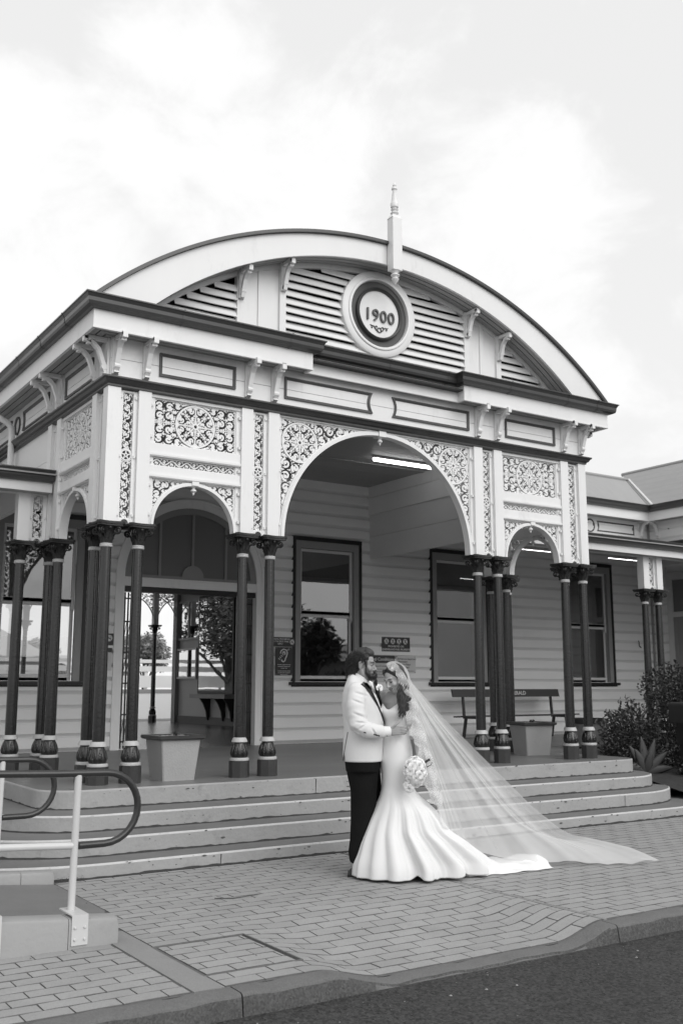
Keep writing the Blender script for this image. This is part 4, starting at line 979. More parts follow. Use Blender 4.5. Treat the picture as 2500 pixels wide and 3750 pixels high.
# ================================================================== PORCH INTERIOR, CEILINGS, SIDE WALLS
for k in range(18):
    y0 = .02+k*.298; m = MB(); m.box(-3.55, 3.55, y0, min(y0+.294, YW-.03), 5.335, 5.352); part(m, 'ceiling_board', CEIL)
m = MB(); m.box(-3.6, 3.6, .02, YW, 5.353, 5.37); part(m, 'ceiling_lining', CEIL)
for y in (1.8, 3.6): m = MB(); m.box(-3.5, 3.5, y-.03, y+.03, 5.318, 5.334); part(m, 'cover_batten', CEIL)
SHEET = M('white_sheet_wall', .74, .5, .04, 1.2, dirt=.12, dscale=2.5, dcol=.5)
for s in (-1, 1):
    for z0, z1 in ((3.95, 4.36), (4.365, 4.79)):
        m = MB(); m.yz([(2.07, z0), (YW, z0), (YW, z1), (2.07, z1)], *sorted((s*3.56, s*3.635))); part(m, 'bulkhead_sheet', SHEET)
# side verandahs
def verandah(xa, xb):
    zf = 3.90
    m = MB(); m.box(xa, xb, 1.93, 2.05, zf-.015, zf+.10); part(m, 'verandah_beam', WHITE)
    for k in range(11):
        y0 = 2.06+k*.304; y1 = min(y0+.30, YW-.03); h = lambda y: 3.96+(y-2.06)*(4.62-3.96)/(YW-2.06)
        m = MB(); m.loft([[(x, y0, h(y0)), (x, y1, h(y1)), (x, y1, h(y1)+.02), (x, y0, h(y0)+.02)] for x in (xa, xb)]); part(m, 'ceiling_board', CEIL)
    m = MB(); m.loft([[(x, 1.60, 4.075), (x, YW, 4.86), (x, YW, 4.88), (x, 1.60, 4.095)] for x in (xa, xb)]); part(m, 'verandah_roof', ROOF)
    pth = [(xa, 1.74), (xb, 1.74)]
    m = MB(); cornice(m, pth, [(0, 3.885), (0, 4.06), (-.03, 4.06), (-.03, 3.885)]); part(m, 'fascia', WHITE)
    m = MB(); cornice(m, pth, [(a, b-5.545+4.00) for a, b in OG]); q = part(m, 'verandah_gutter', GUT)
    m = MB(); m.box(xa, xb, 1.77, 1.93, 3.885, 3.90); part(m, 'soffit_board', CEIL)
    for k in range(int((xb-xa)/1.25)):
        m = MB(); x = xa+.9+k*1.25
        for (a, b), (c, d) in zip([(.004, 3.995), (.089, 4.016), (.103, 4.09), (.132, 4.127)], [(.089, 4.016), (.103, 4.09), (.132, 4.127), (.13, 4.15)]):
            m.add([(x-.012, 1.74-a, b), (x+.012, 1.74-a, b), (x+.012, 1.74-c, d), (x-.012, 1.74-c, d)], [(0,1,2,3)])
        part(m, 'gutter_strap', GUT, q)
verandah(-9.0, -3.68); verandah(3.68, 11.5)
# ================================================================== UPPER WALL, WING AND ROOFS ON THE RIGHT
XW = 11.55
m = MB(); m.box(3.66, XW, YW-.02, YW+.1, 4.55, 5.36); part(m, 'upper_wall', WHITE)
m = MB(); m.box(-12, -3.66, YW-.02, YW+.1, 4.55, 5.36); part(m, 'upper_wall', WHITE)
m = MB(); m.box(XW, XW+.1, -6, YW-.02, FL, 5.36); part(m, 'wing_wall', BOARD)
fw_ = lambda x, z, d: (x, YW-.021-d, z)
frieze_panel([(9.58+.155*math.cos(2*PI*k/20), 5.125+.155*math.sin(2*PI*k/20)) for k in range(20)], fw_, w=.04)
frieze_panel([(9.80+.045*math.sin(PI*t), 5.25-.24*t) for t in [k/8 for k in range(9)]]+[(11.03, 5.01), (11.03, 5.25)], fw_, w=.04)
for x0, x1 in ((7.4, 9.2), (4.4, 6.6)): frieze_panel(rect(x0, x1, 5.01, 5.25), fw_, w=.04)
fs_ = lambda y, z, d: (XW-.001-d, y, z)
for y0, y1 in ((3.3, 4.80), (1.0, 2.6), (-1.2, .5)): frieze_panel(rect(y0, y1, 5.01, 5.25), fs_, w=.04)
ob('eaves_bracket', BR, bld, (11.22, YW-.021, 5.36)); ob('eaves_bracket', BR, bld, (7.25, YW-.021, 5.36)); ob('eaves_bracket', BR, bld, (6.85, YW-.021, 5.36))
for y in (5.08, 3.0, 2.85, .75): ob('eaves_bracket', BR, bld, (XW, y, 5.36), R(-90))
pathR = [(3.95, 5.06), (11.21, 5.06), (11.21, -6)]
m = MB(); cornice(m, pathR, [(0, 5.32), (0, 5.56), (-.03, 5.56), (-.03, 5.32)]); part(m, 'fascia', WHITE)
m = MB(); cornice(m, pathR, [(a, b-.02) for a, b in OG]); q = part(m, 'roof_gutter', GUT)
m = MB(); cornice(m, pathR, [(-.03, 5.345), (-.34, 5.345), (-.34, 5.36), (-.03, 5.36)]); part(m, 'soffit_board', CEIL)
m = MB(); cornice(m, [(3.66, YW-.02), (XW, YW-.02), (XW, -6)], [(0, 4.72), (.05, 4.75), (.09, 4.80), (.09, 4.83), (0, 4.84)]); part(m, 'cornice_band', DARK)
SL = .42; zE = 5.66
def roof_sheet(a, b, c, d, nx, ny, amp=.009, wl=.076, along=0):
    m = MB(); A_, B_, C_, D_ = map(Vector, (a, b, c, d)); nrm = (B_-A_).cross(D_-A_).normalized()
    if nrm.z < 0: nrm = -nrm
    for i in range(nx+1):
        for j in range(ny+1):
            u, v = i/nx, j/ny; p = A_*(1-u)*(1-v)+B_*u*(1-v)+C_*u*v+D_*(1-u)*v
            s_ = p[along]; m.v.append(tuple(p+nrm*amp*math.sin(2*PI*s_/wl)))
    for i in range(nx):
        for j in range(ny): k = i*(ny+1)+j; m.f.append((k, k+1, k+ny+2, k+ny+1))
    return m
yr = 9.4; dy = yr-5.0; zr = zE+dy*SL
# main slope clipped along the valley: three sheets
xv0, xv1 = 11.15, 11.15+dy
part(roof_sheet((3.0, 5.0, zE), (xv0, 5.0, zE), (xv1, yr, zr), (3.0, yr, zr), 420, 3), 'roof_slope', ROOF, smooth='all', fix=False)
part(roof_sheet((-12, 5.0, zE), (-3.0, 5.0, zE), (-3.0, yr, zr), (-12, yr, zr), 120, 2, .004), 'roof_slope', ROOF, smooth='all', fix=False)
part(roof_sheet((-12, 13.8, zE), (22, 13.8, zE), (22, yr, zr), (-12, yr, zr), 40, 2, 0), 'roof_slope', ROOF, fix=False)
xr_ = xv0+5.6; zr2 = zE+5.6*SL
m = roof_sheet((xv0, -6, zE), (xv0, 5.0, zE), (xr_, 5.0+5.6, zr2), (xr_, -2.0, zr2), 3, 500, along=1); part(m, 'wing_roof_slope', ROOF, smooth='all', fix=False)
m = MB(); m.tube([(xv0-.02, 4.98, zE-.0), (xv1, yr, zr+.01)], .022, 6); part(m, 'valley_flashing', GUT)
m = MB(); m.tube([(xv0+.09, 4.98, zE+.045), (xv1+.08, yr, zr+.05)], .03, 6); part(m, 'valley_flashing', SHEET)
m = MB(); m.tube([(-12, yr, zr+.02), (22, yr, zr+.02)], .06, 8); part(m, 'ridge_cap', ROOF)
m = MB(); m.tube([(xr_, -2.0, zr2+.02), (xr_, 10.6, zr2+.02)], .06, 8); part(m, 'ridge_cap', ROOF)
m = MB(); m.tube([(xv0, -6, zE+.02), (xr_, -2.0, zr2+.02)], .05, 8); part(m, 'ridge_cap', ROOF)
m = MB(); m.box(XW-.075, XW, YW-.075, YW-.036, FL, 5.36); part(m, 'corner_stop', TRIM)
ww = empty('wing_boards', (XW, 0, FL)); ww.parent = bld
for r in range(nrow):
    z0, z1 = PB*r, PB*(r+1)
    for a, b in ([(4.93, YW-.077), (2.0, 3.67)] if z0 < 3.5 else [(2.0, YW-.077)]):
        m = MB(); m.xz([(-.001, z0+.0005), (-.005, z0+.001), (-.034, z0+.05), (-.034, z1-.0015), (-.001, z1-.001)], a, b); m.build('weatherboard', BOARD, ww)
# wing door
wd = empty('side_door', (XW, 4.3, FL)); wd.parent = bld
m = MB(); 
for y0, y1 in ((.47, .62), (-.62, -.47)): m.box(-.05, -.001, y0, y1, 0, 3.55)
m.box(-.06, -.001, -.62, .62, 3.40, 3.56); m.box(-.045, -.001, -.47, .47, 2.55, 2.66); m.build('door_frame', RAILW, wd)
m = MB(); m.box(-.028, -.001, -.47, .47, 0, 2.55); 
m.build('door_leaf', TRIM, wd); m = MB(); frame(m, -.47, .47, .001, 2.548, .09, -.041, -.029); m.v = [(y, x, z) for x, y, z in m.v]; m.build('door_rail', TRIM, wd)
m = MB(); m.add([(-.02, -.46, 2.67), (-.02, .46, 2.67), (-.02, .46, 3.39), (-.02, -.46, 3.39)], [(0,1,2,3)]); m.build('door_fanlight', FROST, wd)
# downpipe on the left
m = MB(); m.tube([(-3.98, 3.55, 5.36), (-3.98, 3.56, 5.30), (-3.93, 3.56, 5.22), (-3.80, 3.56, 5.16), (-3.74, 3.56, 5.09), (-3.73, 3.56, 4.98), (-3.73, 3.56, 4.45)], .043, 14)
dp = part(m, 'downpipe', SHEET, smooth=True); m = MB(); m.lathe([(.048, 0), (.048, .04)], 14, (-3.73, 3.56, 4.83)); m.box(-3.73, -3.64, 3.54, 3.58, 4.84, 4.86); part(m, 'pipe_clip', SHEET, dp)
# ================================================================== HALL, PLATFORM AND WHAT IS SEEN THROUGH IT
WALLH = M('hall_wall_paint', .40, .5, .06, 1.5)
for k in range(4): pass
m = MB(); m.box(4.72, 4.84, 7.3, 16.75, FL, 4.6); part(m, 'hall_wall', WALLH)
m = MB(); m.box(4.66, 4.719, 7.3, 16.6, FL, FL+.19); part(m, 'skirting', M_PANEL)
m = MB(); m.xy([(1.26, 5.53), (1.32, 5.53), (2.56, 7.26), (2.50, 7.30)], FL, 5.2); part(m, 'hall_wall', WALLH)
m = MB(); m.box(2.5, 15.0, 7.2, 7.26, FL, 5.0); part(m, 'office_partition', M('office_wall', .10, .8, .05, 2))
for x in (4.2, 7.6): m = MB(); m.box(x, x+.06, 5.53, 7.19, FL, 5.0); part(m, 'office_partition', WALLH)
m = MB(); m.box(-12, 11.5, 5.53, 13.6, 5.05, 5.1); part(m, 'hall_ceiling', CEIL)
m = MB(); m.box(-12, -3.9, 5.53, 13.5, FL, 5.0); part(m, 'hall_wall', WALLH) if False else None
m = MB(); m.box(-12, 22, 13.3, 18.6, 4.35, 4.45); part(m, 'platform_awning', CEIL)
m = MB(); m.box(4.60, 4.86, 16.62, 16.86, FL, 4.35); part(m, 'corner_post', TRIM)
# things on the hall wall (a notice case, a poster frame, small windows, a shelf)
hw_ = empty('display_case', (4.70, 14.1, 2.6)); hw_.parent = bld
m = MB(); m.box(-.09, -.002, -1.05, 1.05, -1.25, 1.4); m.build('case_box', BLK, hw_)
m = MB(); m.add([(-.092, -.98, -1.17), (-.092, .98, -1.17), (-.092, .98, 1.33), (-.092, -.98, 1.33)], [(0,1,2,3)]); m.build('case_glass', glass('case_glass', .03, 2.4), hw_)
m = MB(); m.box(-.32, -.001, -1.05, 1.05, -1.36, -1.255); m.build('case_shelf', TRIM, hw_)
for y in (.45, -.45, -.95):
    m = MB(); m.yz([(y-.0, -1.365), (y+.04, -1.365), (y+.04, -1.9), (y, -1.9)], -.05, -.001) if False else m.xz([(-.30, -1.365), (-.001, -1.365), (-.001, -1.95), (-.08, -1.93), (-.11, -1.7), (-.2, -1.5)], y-.03, y+.03); m.build('shelf_bracket', BLK, hw_)
uw = empty('hall_window', (4.70, 15.95, 3.4)); uw.parent = bld
m = MB(); frame(m, -.78, .78, -.56, .56, .06, -.04, -.002); m.box(-.03, .03, -.04, -.002, -.5, .5); m.v = [(y, x, z) for x, y, z in m.v]; m.build('window_frame', WALLH, uw)
m = MB(); m.add([(-.015, -.74, -.52), (-.015, .74, -.52), (-.015, .74, .52), (-.015, -.74, .52)], [(0,1,2,3)]); m.build('pane', glass('hall_glass', .05, 2.8), uw)
nb = empty('notice_frame', (4.685, 16.0, 2.18), label='white framed notice hanging on the hall wall seen through the doorway', cat='notice')
m = MB(); frame(m, -.66, .66, -.42, .42, .05, -.05, 0); m.v = [(y, x, z) for x, y, z in m.v]; m.build('notice_border', RAILW, nb)
m = MB(); m.add([(-.03, -.62, -.39), (-.03, .62, -.39), (-.03, .62, .39), (-.03, -.62, .39)], [(0,1,2,3)]); m.build('notice_sheet', glass('notice_glass', .22, 1.8), nb)
# platform columns with lace brackets
brk = MB()
def sdfb(X, Z): return np.minimum(np.minimum(X, -Z), np.hypot(X-.75, Z+1.0)-.80)
brk2 = MB(); fill(brk2, sdfb, (0, .6, -.95, 0), .014, .07, .02, -.012, .012, limit=26)
brk2.strip([(.75-.78*math.cos(a), -1.0+.78*math.sin(a)) for a in [PI/2*k/14 for k in range(15)]], .03, -.015, .015)
bme = brk2.mesh('lace_bracket', IRON, fix=False)
for x in (-3.3, .4, 4.1, 7.8):
    c = column(x, 17.0)
    p = MB(); p.box(x-.075, x+.075, 16.925, 17.075, ZS, 4.35); part(p, 'post', WHITE)
    b = ob('lace_bracket', bme, bld, (x+.075, 17.0, 4.34)); b2 = ob('lace_bracket', bme, bld, (x-.075, 17.0, 4.34), PI)
b = ob('lace_bracket', bme, bld, (4.60, 16.74, 4.33), PI)
# platform, tracks side fence, hut, trees
m = MB(); m.box(-30, 60, 17.65, 20.0, -.2, .548); tag(m.build('platform', M('platform_paving', .34, .8, .1, 3)), kind='structure')
fn = empty('platform_fence', (5, 26, -.2), label='pale boarded fence across the tracks seen through the hall', cat='fence')
for k in range(40):
    m = MB(); m.box(-26+k*1.5, -26+k*1.5+.1, -.05, .05, 0, 2.5); m.build('fence_post', SHEET, fn)
for i, (z0, z1) in enumerate(((1.7, 2.15), (2.3, 2.5), (2.62, 2.75))):
    m = MB(); m.box(-26, 34, -.09, -.055, z0, z1); m.build('fence_rail', SHEET, fn)
m = MB(); m.box(-26, 34, -.10, -.056, .05, 1.55); m.build('fence_panel', SHEET, fn)
m = MB(); m.box(-26, 34, -.12, -.103, 1.50, 1.64); m.build('fence_capping', TRIM, fn)
hut = empty('platform_hut', (2.5, 34, -.2), label='small hut with a pale hipped roof beyond the tracks', cat='hut')
m = MB(); m.box(-3, 3, -2, 2, 0, 2.8); m.build('wall', SHEET, hut)
m = MB(); m.loft([[(-3.5,-2.5,2.8),(3.5,-2.5,2.8),(3.5,2.5,2.8),(-3.5,2.5,2.8)], [(-.8,-.1,4.6),(.8,-.1,4.6),(.8,.1,4.6),(-.8,.1,4.6)]]); m.build('roof', ROOF, hut)
# ---- trees: trunk, limbs and many small leaves
def leaf_cloud(mb, blobs, n, size, rr, flatten=.8):
    wts = [b[3]**2 for b in blobs]
    for _ in range(n):
        b = rr.choices(blobs, wts)[0]
        d = Vector((rr.gauss(0,1), rr.gauss(0,1), rr.gauss(0,1))).normalized()*b[3]*(rr.random()**.45)
        p = Vector(b[:3])+Vector((d.x, d.y, d.z*flatten))
        a = Vector((rr.uniform(-1,1), rr.uniform(-1,1), rr.uniform(-.6,.6))).normalized(); q = a.cross(Vector((rr.uniform(-1,1), rr.uniform(-1,1), rr.uniform(-1,1)))).normalized()
        s = size*rr.uniform(.6, 1.4); w = s*.38
        mb.add([p-a*s, p+q*w+a*s*.1, p+a*s, p-q*w+a*s*.1], [(0,1,2,3)])
def tree(x, y, z, h, label, seed, n=2600, leaf=.16, group=None, mat=None):
    rr = random.Random(seed); root = empty('tree', (x, y, z)); tag(root, label, 'tree', group)
    m = MB(); top = h*.45
    m.tube([(0,0,0), (rr.uniform(-.1,.1), rr.uniform(-.1,.1), top*.5), (rr.uniform(-.3,.3), rr.uniform(-.3,.3), top)], [h*.035, h*.026, h*.018], 9)
    blobs = []
    for k in range(9):
        a = 2*PI*k/9+rr.uniform(-.4,.4); r = h*rr.uniform(.12,.30); e = Vector((r*math.cos(a), r*math.sin(a), h*rr.uniform(.48,.86)))
        m.tube([(0,0,top*rr.uniform(.6,1)), tuple(e*.55+Vector((0,0,top*.35))), tuple(e)], [h*.012, h*.008, h*.004], 6)
        blobs.append((e.x, e.y, e.z, h*rr.uniform(.12,.20)))
    blobs.append((0,0,h*.82,h*.17)); m.build('trunk', BARK, root, smooth=True)
    m = MB(); leaf_cloud(m, blobs, n, leaf, rr); m.build('crown', mat or LEAF, root, fix=False)
    return root
for k, (x, y, h) in enumerate(((9.5, 46, 4.6), (14, 49, 5.4), (5.5, 52, 5.0), (1.0, 50, 4.4), (-4, 52, 5.0), (19, 54, 5.6))):
    tree(x, y, -.26, h, 'leafy tree far behind the tracks seen through the building', 40+k, 4200, .15, 'far trees behind the tracks', LEAFHZ)
tree(-1.0, 24.5, -.2, 6.2, 'tall leafy tree beside the tracks, mirrored in the hall display case', 71, 5200, .10); tree(-3.8, 28, -.2, 7.0, 'broad tree further along the tracks, mirrored in the display case', 72, 5200, .12)
# across the street (reflected in the windows)
for k, (x, y, h) in enumerate(((16.3, -25, 9.5), (26, -33, 6.0), (32, -27, 7.0))):
    tree(x, y, -.26, h, 'tree across the street behind the photographer', 60+k, 4500, .2, 'trees across the street')
sh = empty('street_shop', (24, -40, -.26), label='long low shop building across the street behind the photographer', cat='shop')
m = MB(); m.box(-22, 22, -5, 5, 0, 3.4); m.build('wall', TRIM, sh); m = MB(); m.loft([[(-22.5,-5.5,3.4),(22.5,-5.5,3.4),(22.5,5.5,3.4),(-22.5,5.5,3.4)], [(-20,-.2,4.8),(20,-.2,4.8),(20,.2,4.8),(-20,.2,4.8)]]); m.build('roof', GUT, sh)
# ================================================================== PROPS
# ---- lamps (lit in the photograph)
def lamp(x0, x1, y, z, label, r=.016, bat=True):
    root = empty('ceiling_light', ((x0+x1)/2, y, z)); tag(root, label, 'light')
    h = (x1-x0)/2; m = MB(); m.box(-h, h, *((-.035, .035, .03, .06) if bat else (-.006, .006, .008, .014))); m.build('light_batten', SHEET, root)
    m = MB(); m.tube([(-h+.02, 0, .005), (h-.02, 0, .005)], r, 8); m.build('light_tube', TUBE, root)
lamp(2.02, 3.26, 3.05, 5.262, 'lit fluorescent tube on the porch ceiling seen through the big arch', .03)
lamp(7.70, 8.58, 3.2, 4.02, 'thin lit tube under the verandah beside the paired posts at right', .005, False)
lamp(5.29, 6.22, 3.2, 4.025, 'thin lit tube under the verandah seen through the small right arch', .005, False)
# ---- planters
def planter(cx, cy, label, rz=0.0, hb=.185, ht=.228):
    root = empty('planter', (cx, cy, FL), rz); tag(root, label, 'planter', 'square planters on the porch')
    sq = lambda h, z, c=.012: [(-h+c,-h,z),(h-c,-h,z),(h,-h+c,z),(h,h-c,z),(h-c,h,z),(-h+c,h,z),(-h,h-c,z),(-h,-h+c,z)]
    m = MB(); m.loft([sq(hb, 0), sq(hb, .01), sq(ht, .432)]); m.build('pot', PLANT, root)
    hr = ht+.045; m = MB(); m.loft([sq(hr-.02, .43), sq(hr, .445), sq(hr, .470), sq(hr-.012, .476), sq(ht-.03, .476), sq(ht-.03, .455)], caps=False); m.build('rim', DARK, root)
    m = MB(); n = 10
    for i in range(n+1):
        for j in range(n+1): m.v.append(((i/n-.5)*2*(ht-.03), (j/n-.5)*2*(ht-.03), .462+.008*math.sin(i*2.3+j*1.7)))
    for i in range(n):
        for j in range(n): a = i*(n+1)+j; m.f.append((a, a+1, a+n+2, a+n+1))
    m.build('soil', M('pale_dry_soil', .30, .95, .5, 40), root)
    m = MB(); rr = random.Random(int(cx*10)); leaf_cloud(m, [(0.03, .02, .49, .035)], 26, .022, rr); m.tube([(0.02, .01, .46), (.03, .02, .51)], [.006, .003], 5); m.build('seedling', LEAF, root, fix=False)
    return root
planter(-2.69, .165, 'square pale planter with dark rim between the left column pairs')
planter(3.46, 1.02, 'square pale planter with dark rim in front of the bench', R(-12), .195, .235)
# ---- bench
bn = empty('bench', (6.50, 4.85, FL), label='dark timber slatted bench against the weatherboards behind the right hand columns', cat='bench')
x0, x1 = -1.42, 1.42
m = MB(); m.loft([[(x, -.02, .795), (x, .015, .80), (x, .055, .945), (x, .02, .945)] for x in (x0+.02, x1-.02)]); br_ = m.build('backrest_board', SIGND, bn)
o_ = ob('bench_lettering', text_mesh('HERALD', .105, INKL, depth=.003, bold=.002), bn, (.29, -.004, .868)); o_.rotation_euler = (R(90-14), 0, 0)
for k in range(4): m = MB(); y = -.42+k*.105; m.box(x0+.02, x1+.12, y, y+.092, .435-.006*k, .46-.006*k); m.build('seat_slat', DARK, bn)
for x in (x0+.32, x1-.20):
    m = MB(); m.loft([[(x-.022, .01, .42), (x+.022, .01, .42), (x+.022, .05, .42), (x-.022, .05, .42)], [(x-.022, .055, .93), (x+.022, .055, .93), (x+.022, .09, .93), (x-.022, .09, .93)]]); m.build('backrest_support', DARK, bn)
    m = MB(); m.box(x-.025, x+.025, -.42, .04, .39, .432); m.build('seat_bearer', DARK, bn)
    for a, b in (((-.36), -.42), (-.02, .06)):
        m = MB(); m.loft([[(x-.025, b-.022, 0), (x+.025, b-.022, 0), (x+.025, b+.022, 0), (x-.025, b+.022, 0)], [(x-.025, a-.022, .39), (x+.025, a-.022, .39), (x+.025, a+.022, .39), (x-.025, a+.022, .39)]]); m.build('leg', DARK, bn)
# ---- round slatted bin
bi = empty('litter_bin', (5.40, 1.75, FL), label='round grey litter bin with a dark rim behind the bushes, right of the last columns', cat='bin')
m = MB(); m.lathe([(.27, .02), (.31, .44)], 36, fn=lambda a, z, r: 1+.02*math.sin(a*18)); m.build('basket', M('grey_bin_weave', .16, .6, .2, 30, .3, 60), bi)
m = MB(); m.lathe([(.315, .40), (.335, .41), (.335, .475), (.30, .48), (.30, .41)], 36); m.build('rim', BLK, bi); m = MB(); m.lathe([(.28, 0), (.28, .03), (.27, .03)], 30); m.build('base', BLK, bi)
# ---- signs on the front wall
def sign(name, x0, x1, z0, z1, face, label, y=YW-.033, screws=True):
    root = empty(name, ((x0+x1)/2, y, (z0+z1)/2)); tag(root, label, 'sign')
    hx, hz = (x1-x0)/2, (z1-z0)/2; m = MB(); m.box(-hx, hx, -.004, .004, -hz, hz); m.build('sign_plate', face, root)
    if screws:
        for a in (-1, 1):
            for b in (-1, 1): m = MB(); m.lathe([(.008, 0), (.006, .003), (.001, .004)], 8); o = m.build('screw', INKD if face is SIGNL else TRIM, root); o.location = (a*(hx-.018), -.004, b*(hz-.018)); o.rotation_euler = (R(90), 0, 0)
    return root
def pictogram(root, x, z, r, fig):
    m = MB(); n = 24; m.xz([(x+r*math.cos(2*PI*k/n), z+r*math.sin(2*PI*k/n)) for k in range(n)], -.0058, -.0045); m.build('symbol_disc', INKL, root)
    m = MB(); y0, y1 = -.0072, -.0060
    if fig == 'smoke':
        m.box(x-r*.62, x+r*.3, y0, y1, z-r*.16, z+r*.06); m.box(x+r*.36, x+r*.5, y0, y1, z-r*.16, z+r*.06); m.strip([(x+r*.4, z+r*.15), (x+r*.5, z+r*.35), (x+r*.3, z+r*.5)], r*.1, y0, y1)
    else:
        hx = x+r*.12; m.xz([(hx+r*.15*math.cos(2*PI*k/8), z+r*.55+r*.15*math.sin(2*PI*k/8)) for k in range(8)], y0, y1)
        m.strip([(hx, z+r*.4), (x-r*.05, z-r*.1)], r*.22, y0, y1)
        if fig == 'bike':
            for cx in (-.42, .36): circle(m, x+cx*r, z-r*.38, r*.26, r*.09, y0, y1, 14)
            m.strip([(x-r*.05, z-r*.1), (x+r*.15, z-r*.35)], r*.12, y0, y1); m.strip([(hx, z+r*.3), (x+r*.4, z+r*.05)], r*.11, y0, y1)
        else:
            m.strip([(x-r*.05, z-r*.1), (x-r*.4, z-r*.66)], r*.14, y0, y1); m.strip([(x-r*.05, z-r*.1), (x+r*.25, z-r*.35), (x+r*.3, z-r*.68)], r*.14, y0, y1)
            m.strip([(hx, z+r*.32), (x+r*.5, z+(r*.1 if fig == 'walk' else r*.36))], r*.11, y0, y1); m.strip([(hx, z+r*.32), (x-r*.4, z+(r*.05 if fig == 'walk' else r*.3))], r*.11, y0, y1)
            if fig == 'skate': m.box(x-r*.55, x+r*.45, y0, y1, z-r*.76, z-r*.68)
    m.strip([(x-r*.66, z+r*.66), (x+r*.66, z-r*.66)], r*.13, y0-.0006, y1); circle(m, x, z, r*.93, r*.10, y0, y1, 24)
    m.build('symbol', INKD, root)
s = sign('prohibition_sign', 3.819, 4.484, 2.205, 2.478, SIGND, 'dark sign with four struck-out figures above the two pale notices')
for k, f in enumerate(('bike', 'walk', 'skate', 'run')): pictogram(s, -.222+k*.148, .055, .058, f)
put_text('PROHIBITED ON', .050, INKL, s, 0, -.0052, -.040, bold=.0008); put_text('QUEENSLAND RAIL PROPERTY', .050, INKL, s, 0, -.0052, -.098, bold=.0008, spacing=.95)
s = sign('conditions_sign', 3.43, 4.118, 1.625, 2.128, SIGNL, 'larger pale notice with a dark heading band half hidden by the man')
m = MB(); m.box(-.344, .344, -.0062, -.0042, .108, .2515); m.build('heading_band', SIGND, s)
put_text('Travel Conditions', .085, INKL, s, .33, -.0068, .178, align='RIGHT', bold=.001)
put_text('Conditions of travel', .052, INKD, s, .155, -.0052, .052, align='RIGHT'); 
for t, z, x in (('All passengers must have', -.005, .12), ('a valid ticket before entering', -.055, .25), ('and be ready to board', -.10, .22), ('Pay the fare for travel when', -.16, .30)): put_text(t, .034, INKD, s, x, -.0052, z, align='RIGHT')
s = sign('timetable_notice', 4.150, 4.617, 1.798, 2.128, SIGNL, 'small pale notice about arrivals, right of the heading band notice')
for t, z in (('Arrival and departure', .105), ('information', .052), ('24 hours 7days', 0), ('1800 803 009', -.062)): put_text(t, .051, INKD, s, -.205, -.0052, z, align='LEFT', bold=.0004)
m = MB(); m.box(.06, .20, -.006, -.0045, -.128, -.120); m.xz([(.05+.012*math.cos(2*PI*k/8), -.122+.012*math.sin(2*PI*k/8)) for k in range(8)], -.006, -.0045); m.build('logo', INKD, s)
s = sign('smoking_sign', 1.40, 1.893, 2.250, 2.412, SIGND, 'dark no smoking sign above the ear symbol sign, right of the doorway', y=YW-.065, screws=False)
for t, z in (('SMOKING PROHIBITED', .045), ('ON THE SPOT FINES', .003), ('APPLY', -.038)): put_text(t, .040, INKL, s, -.052, -.0052, z, bold=.0006, spacing=.95)
pictogram(s, .19, .0, .052, 'smoke')
s = sign('hearing_loop_sign', 1.50, 1.850, 1.745, 2.235, SIGND, 'dark sign with a large ear symbol beside the first window', y=YW-.062)
m = MB(); y0, y1 = -.0062, -.0045
m.strip([(-.075, .135), (-.06, .185), (-.01, .212), (.045, .195), (.068, .145), (.05, .09), (.03, .05), (.02, .01), (-.012, -.012), (-.045, .005), (-.05, .03)], .020, y0, y1)
m.strip([(-.035, .135), (-.02, .165), (.01, .168), (.028, .145), (.015, .11)], .015, y0, y1)
for k in range(5): a = (-.10+k*.026, .04+k*.026); m.strip([(a[0]-.014, a[1]+.014), (a[0]+.014, a[1]-.014)], .012, y0, y1)
for k in range(3): a = (.068+k*.018, .19+k*.014); m.strip([(a[0]-.01, a[1]+.01), (a[0]+.01, a[1]-.01)], .008, y0, y1)
m.build('ear_symbol', INKL, s)
for k, t in enumerate(('This Station is equipped with hearing', 'augmentation for hearing impaired', 'AS 1428.2 - 1992', 'The hearing augmentation is installed', 'at the ticket window and platforms', 'hearing loop position')): put_text(t, .0175, INKL, s, 0, -.0052, -.06-k*.032-(.015 if k > 2 else 0), bold=.0005)
s = sign('no_smoking_plate', -1.615, -1.475, 2.20, 2.39, SIGND, 'small dark no smoking plate left of the doorway, behind the corner columns', y=YW-.034, screws=False)
pictogram(s, .0, .02, .058, 'smoke')
s = sign('small_notice', -1.63, -1.49, 1.80, 2.16, SIGNL, 'small pale notice under the no smoking plate left of the doorway', y=YW-.034, screws=False)
m = MB(); m.box(-.07, .07, -.006, -.0045, .11, .18); m.build('heading_band', SIGND, s)
# little hook on the weatherboards at right
hk = MB(); hk.tube([(11.0, YW-.03, 2.58), (11.0, YW-.05, 2.55), (11.0, YW-.05, 2.46), (11.05, YW-.06, 2.42)], .012, 6); tag(hk.build('wall_hook', DARK), 'small dark hook on the weatherboards right of the last window', 'hook')
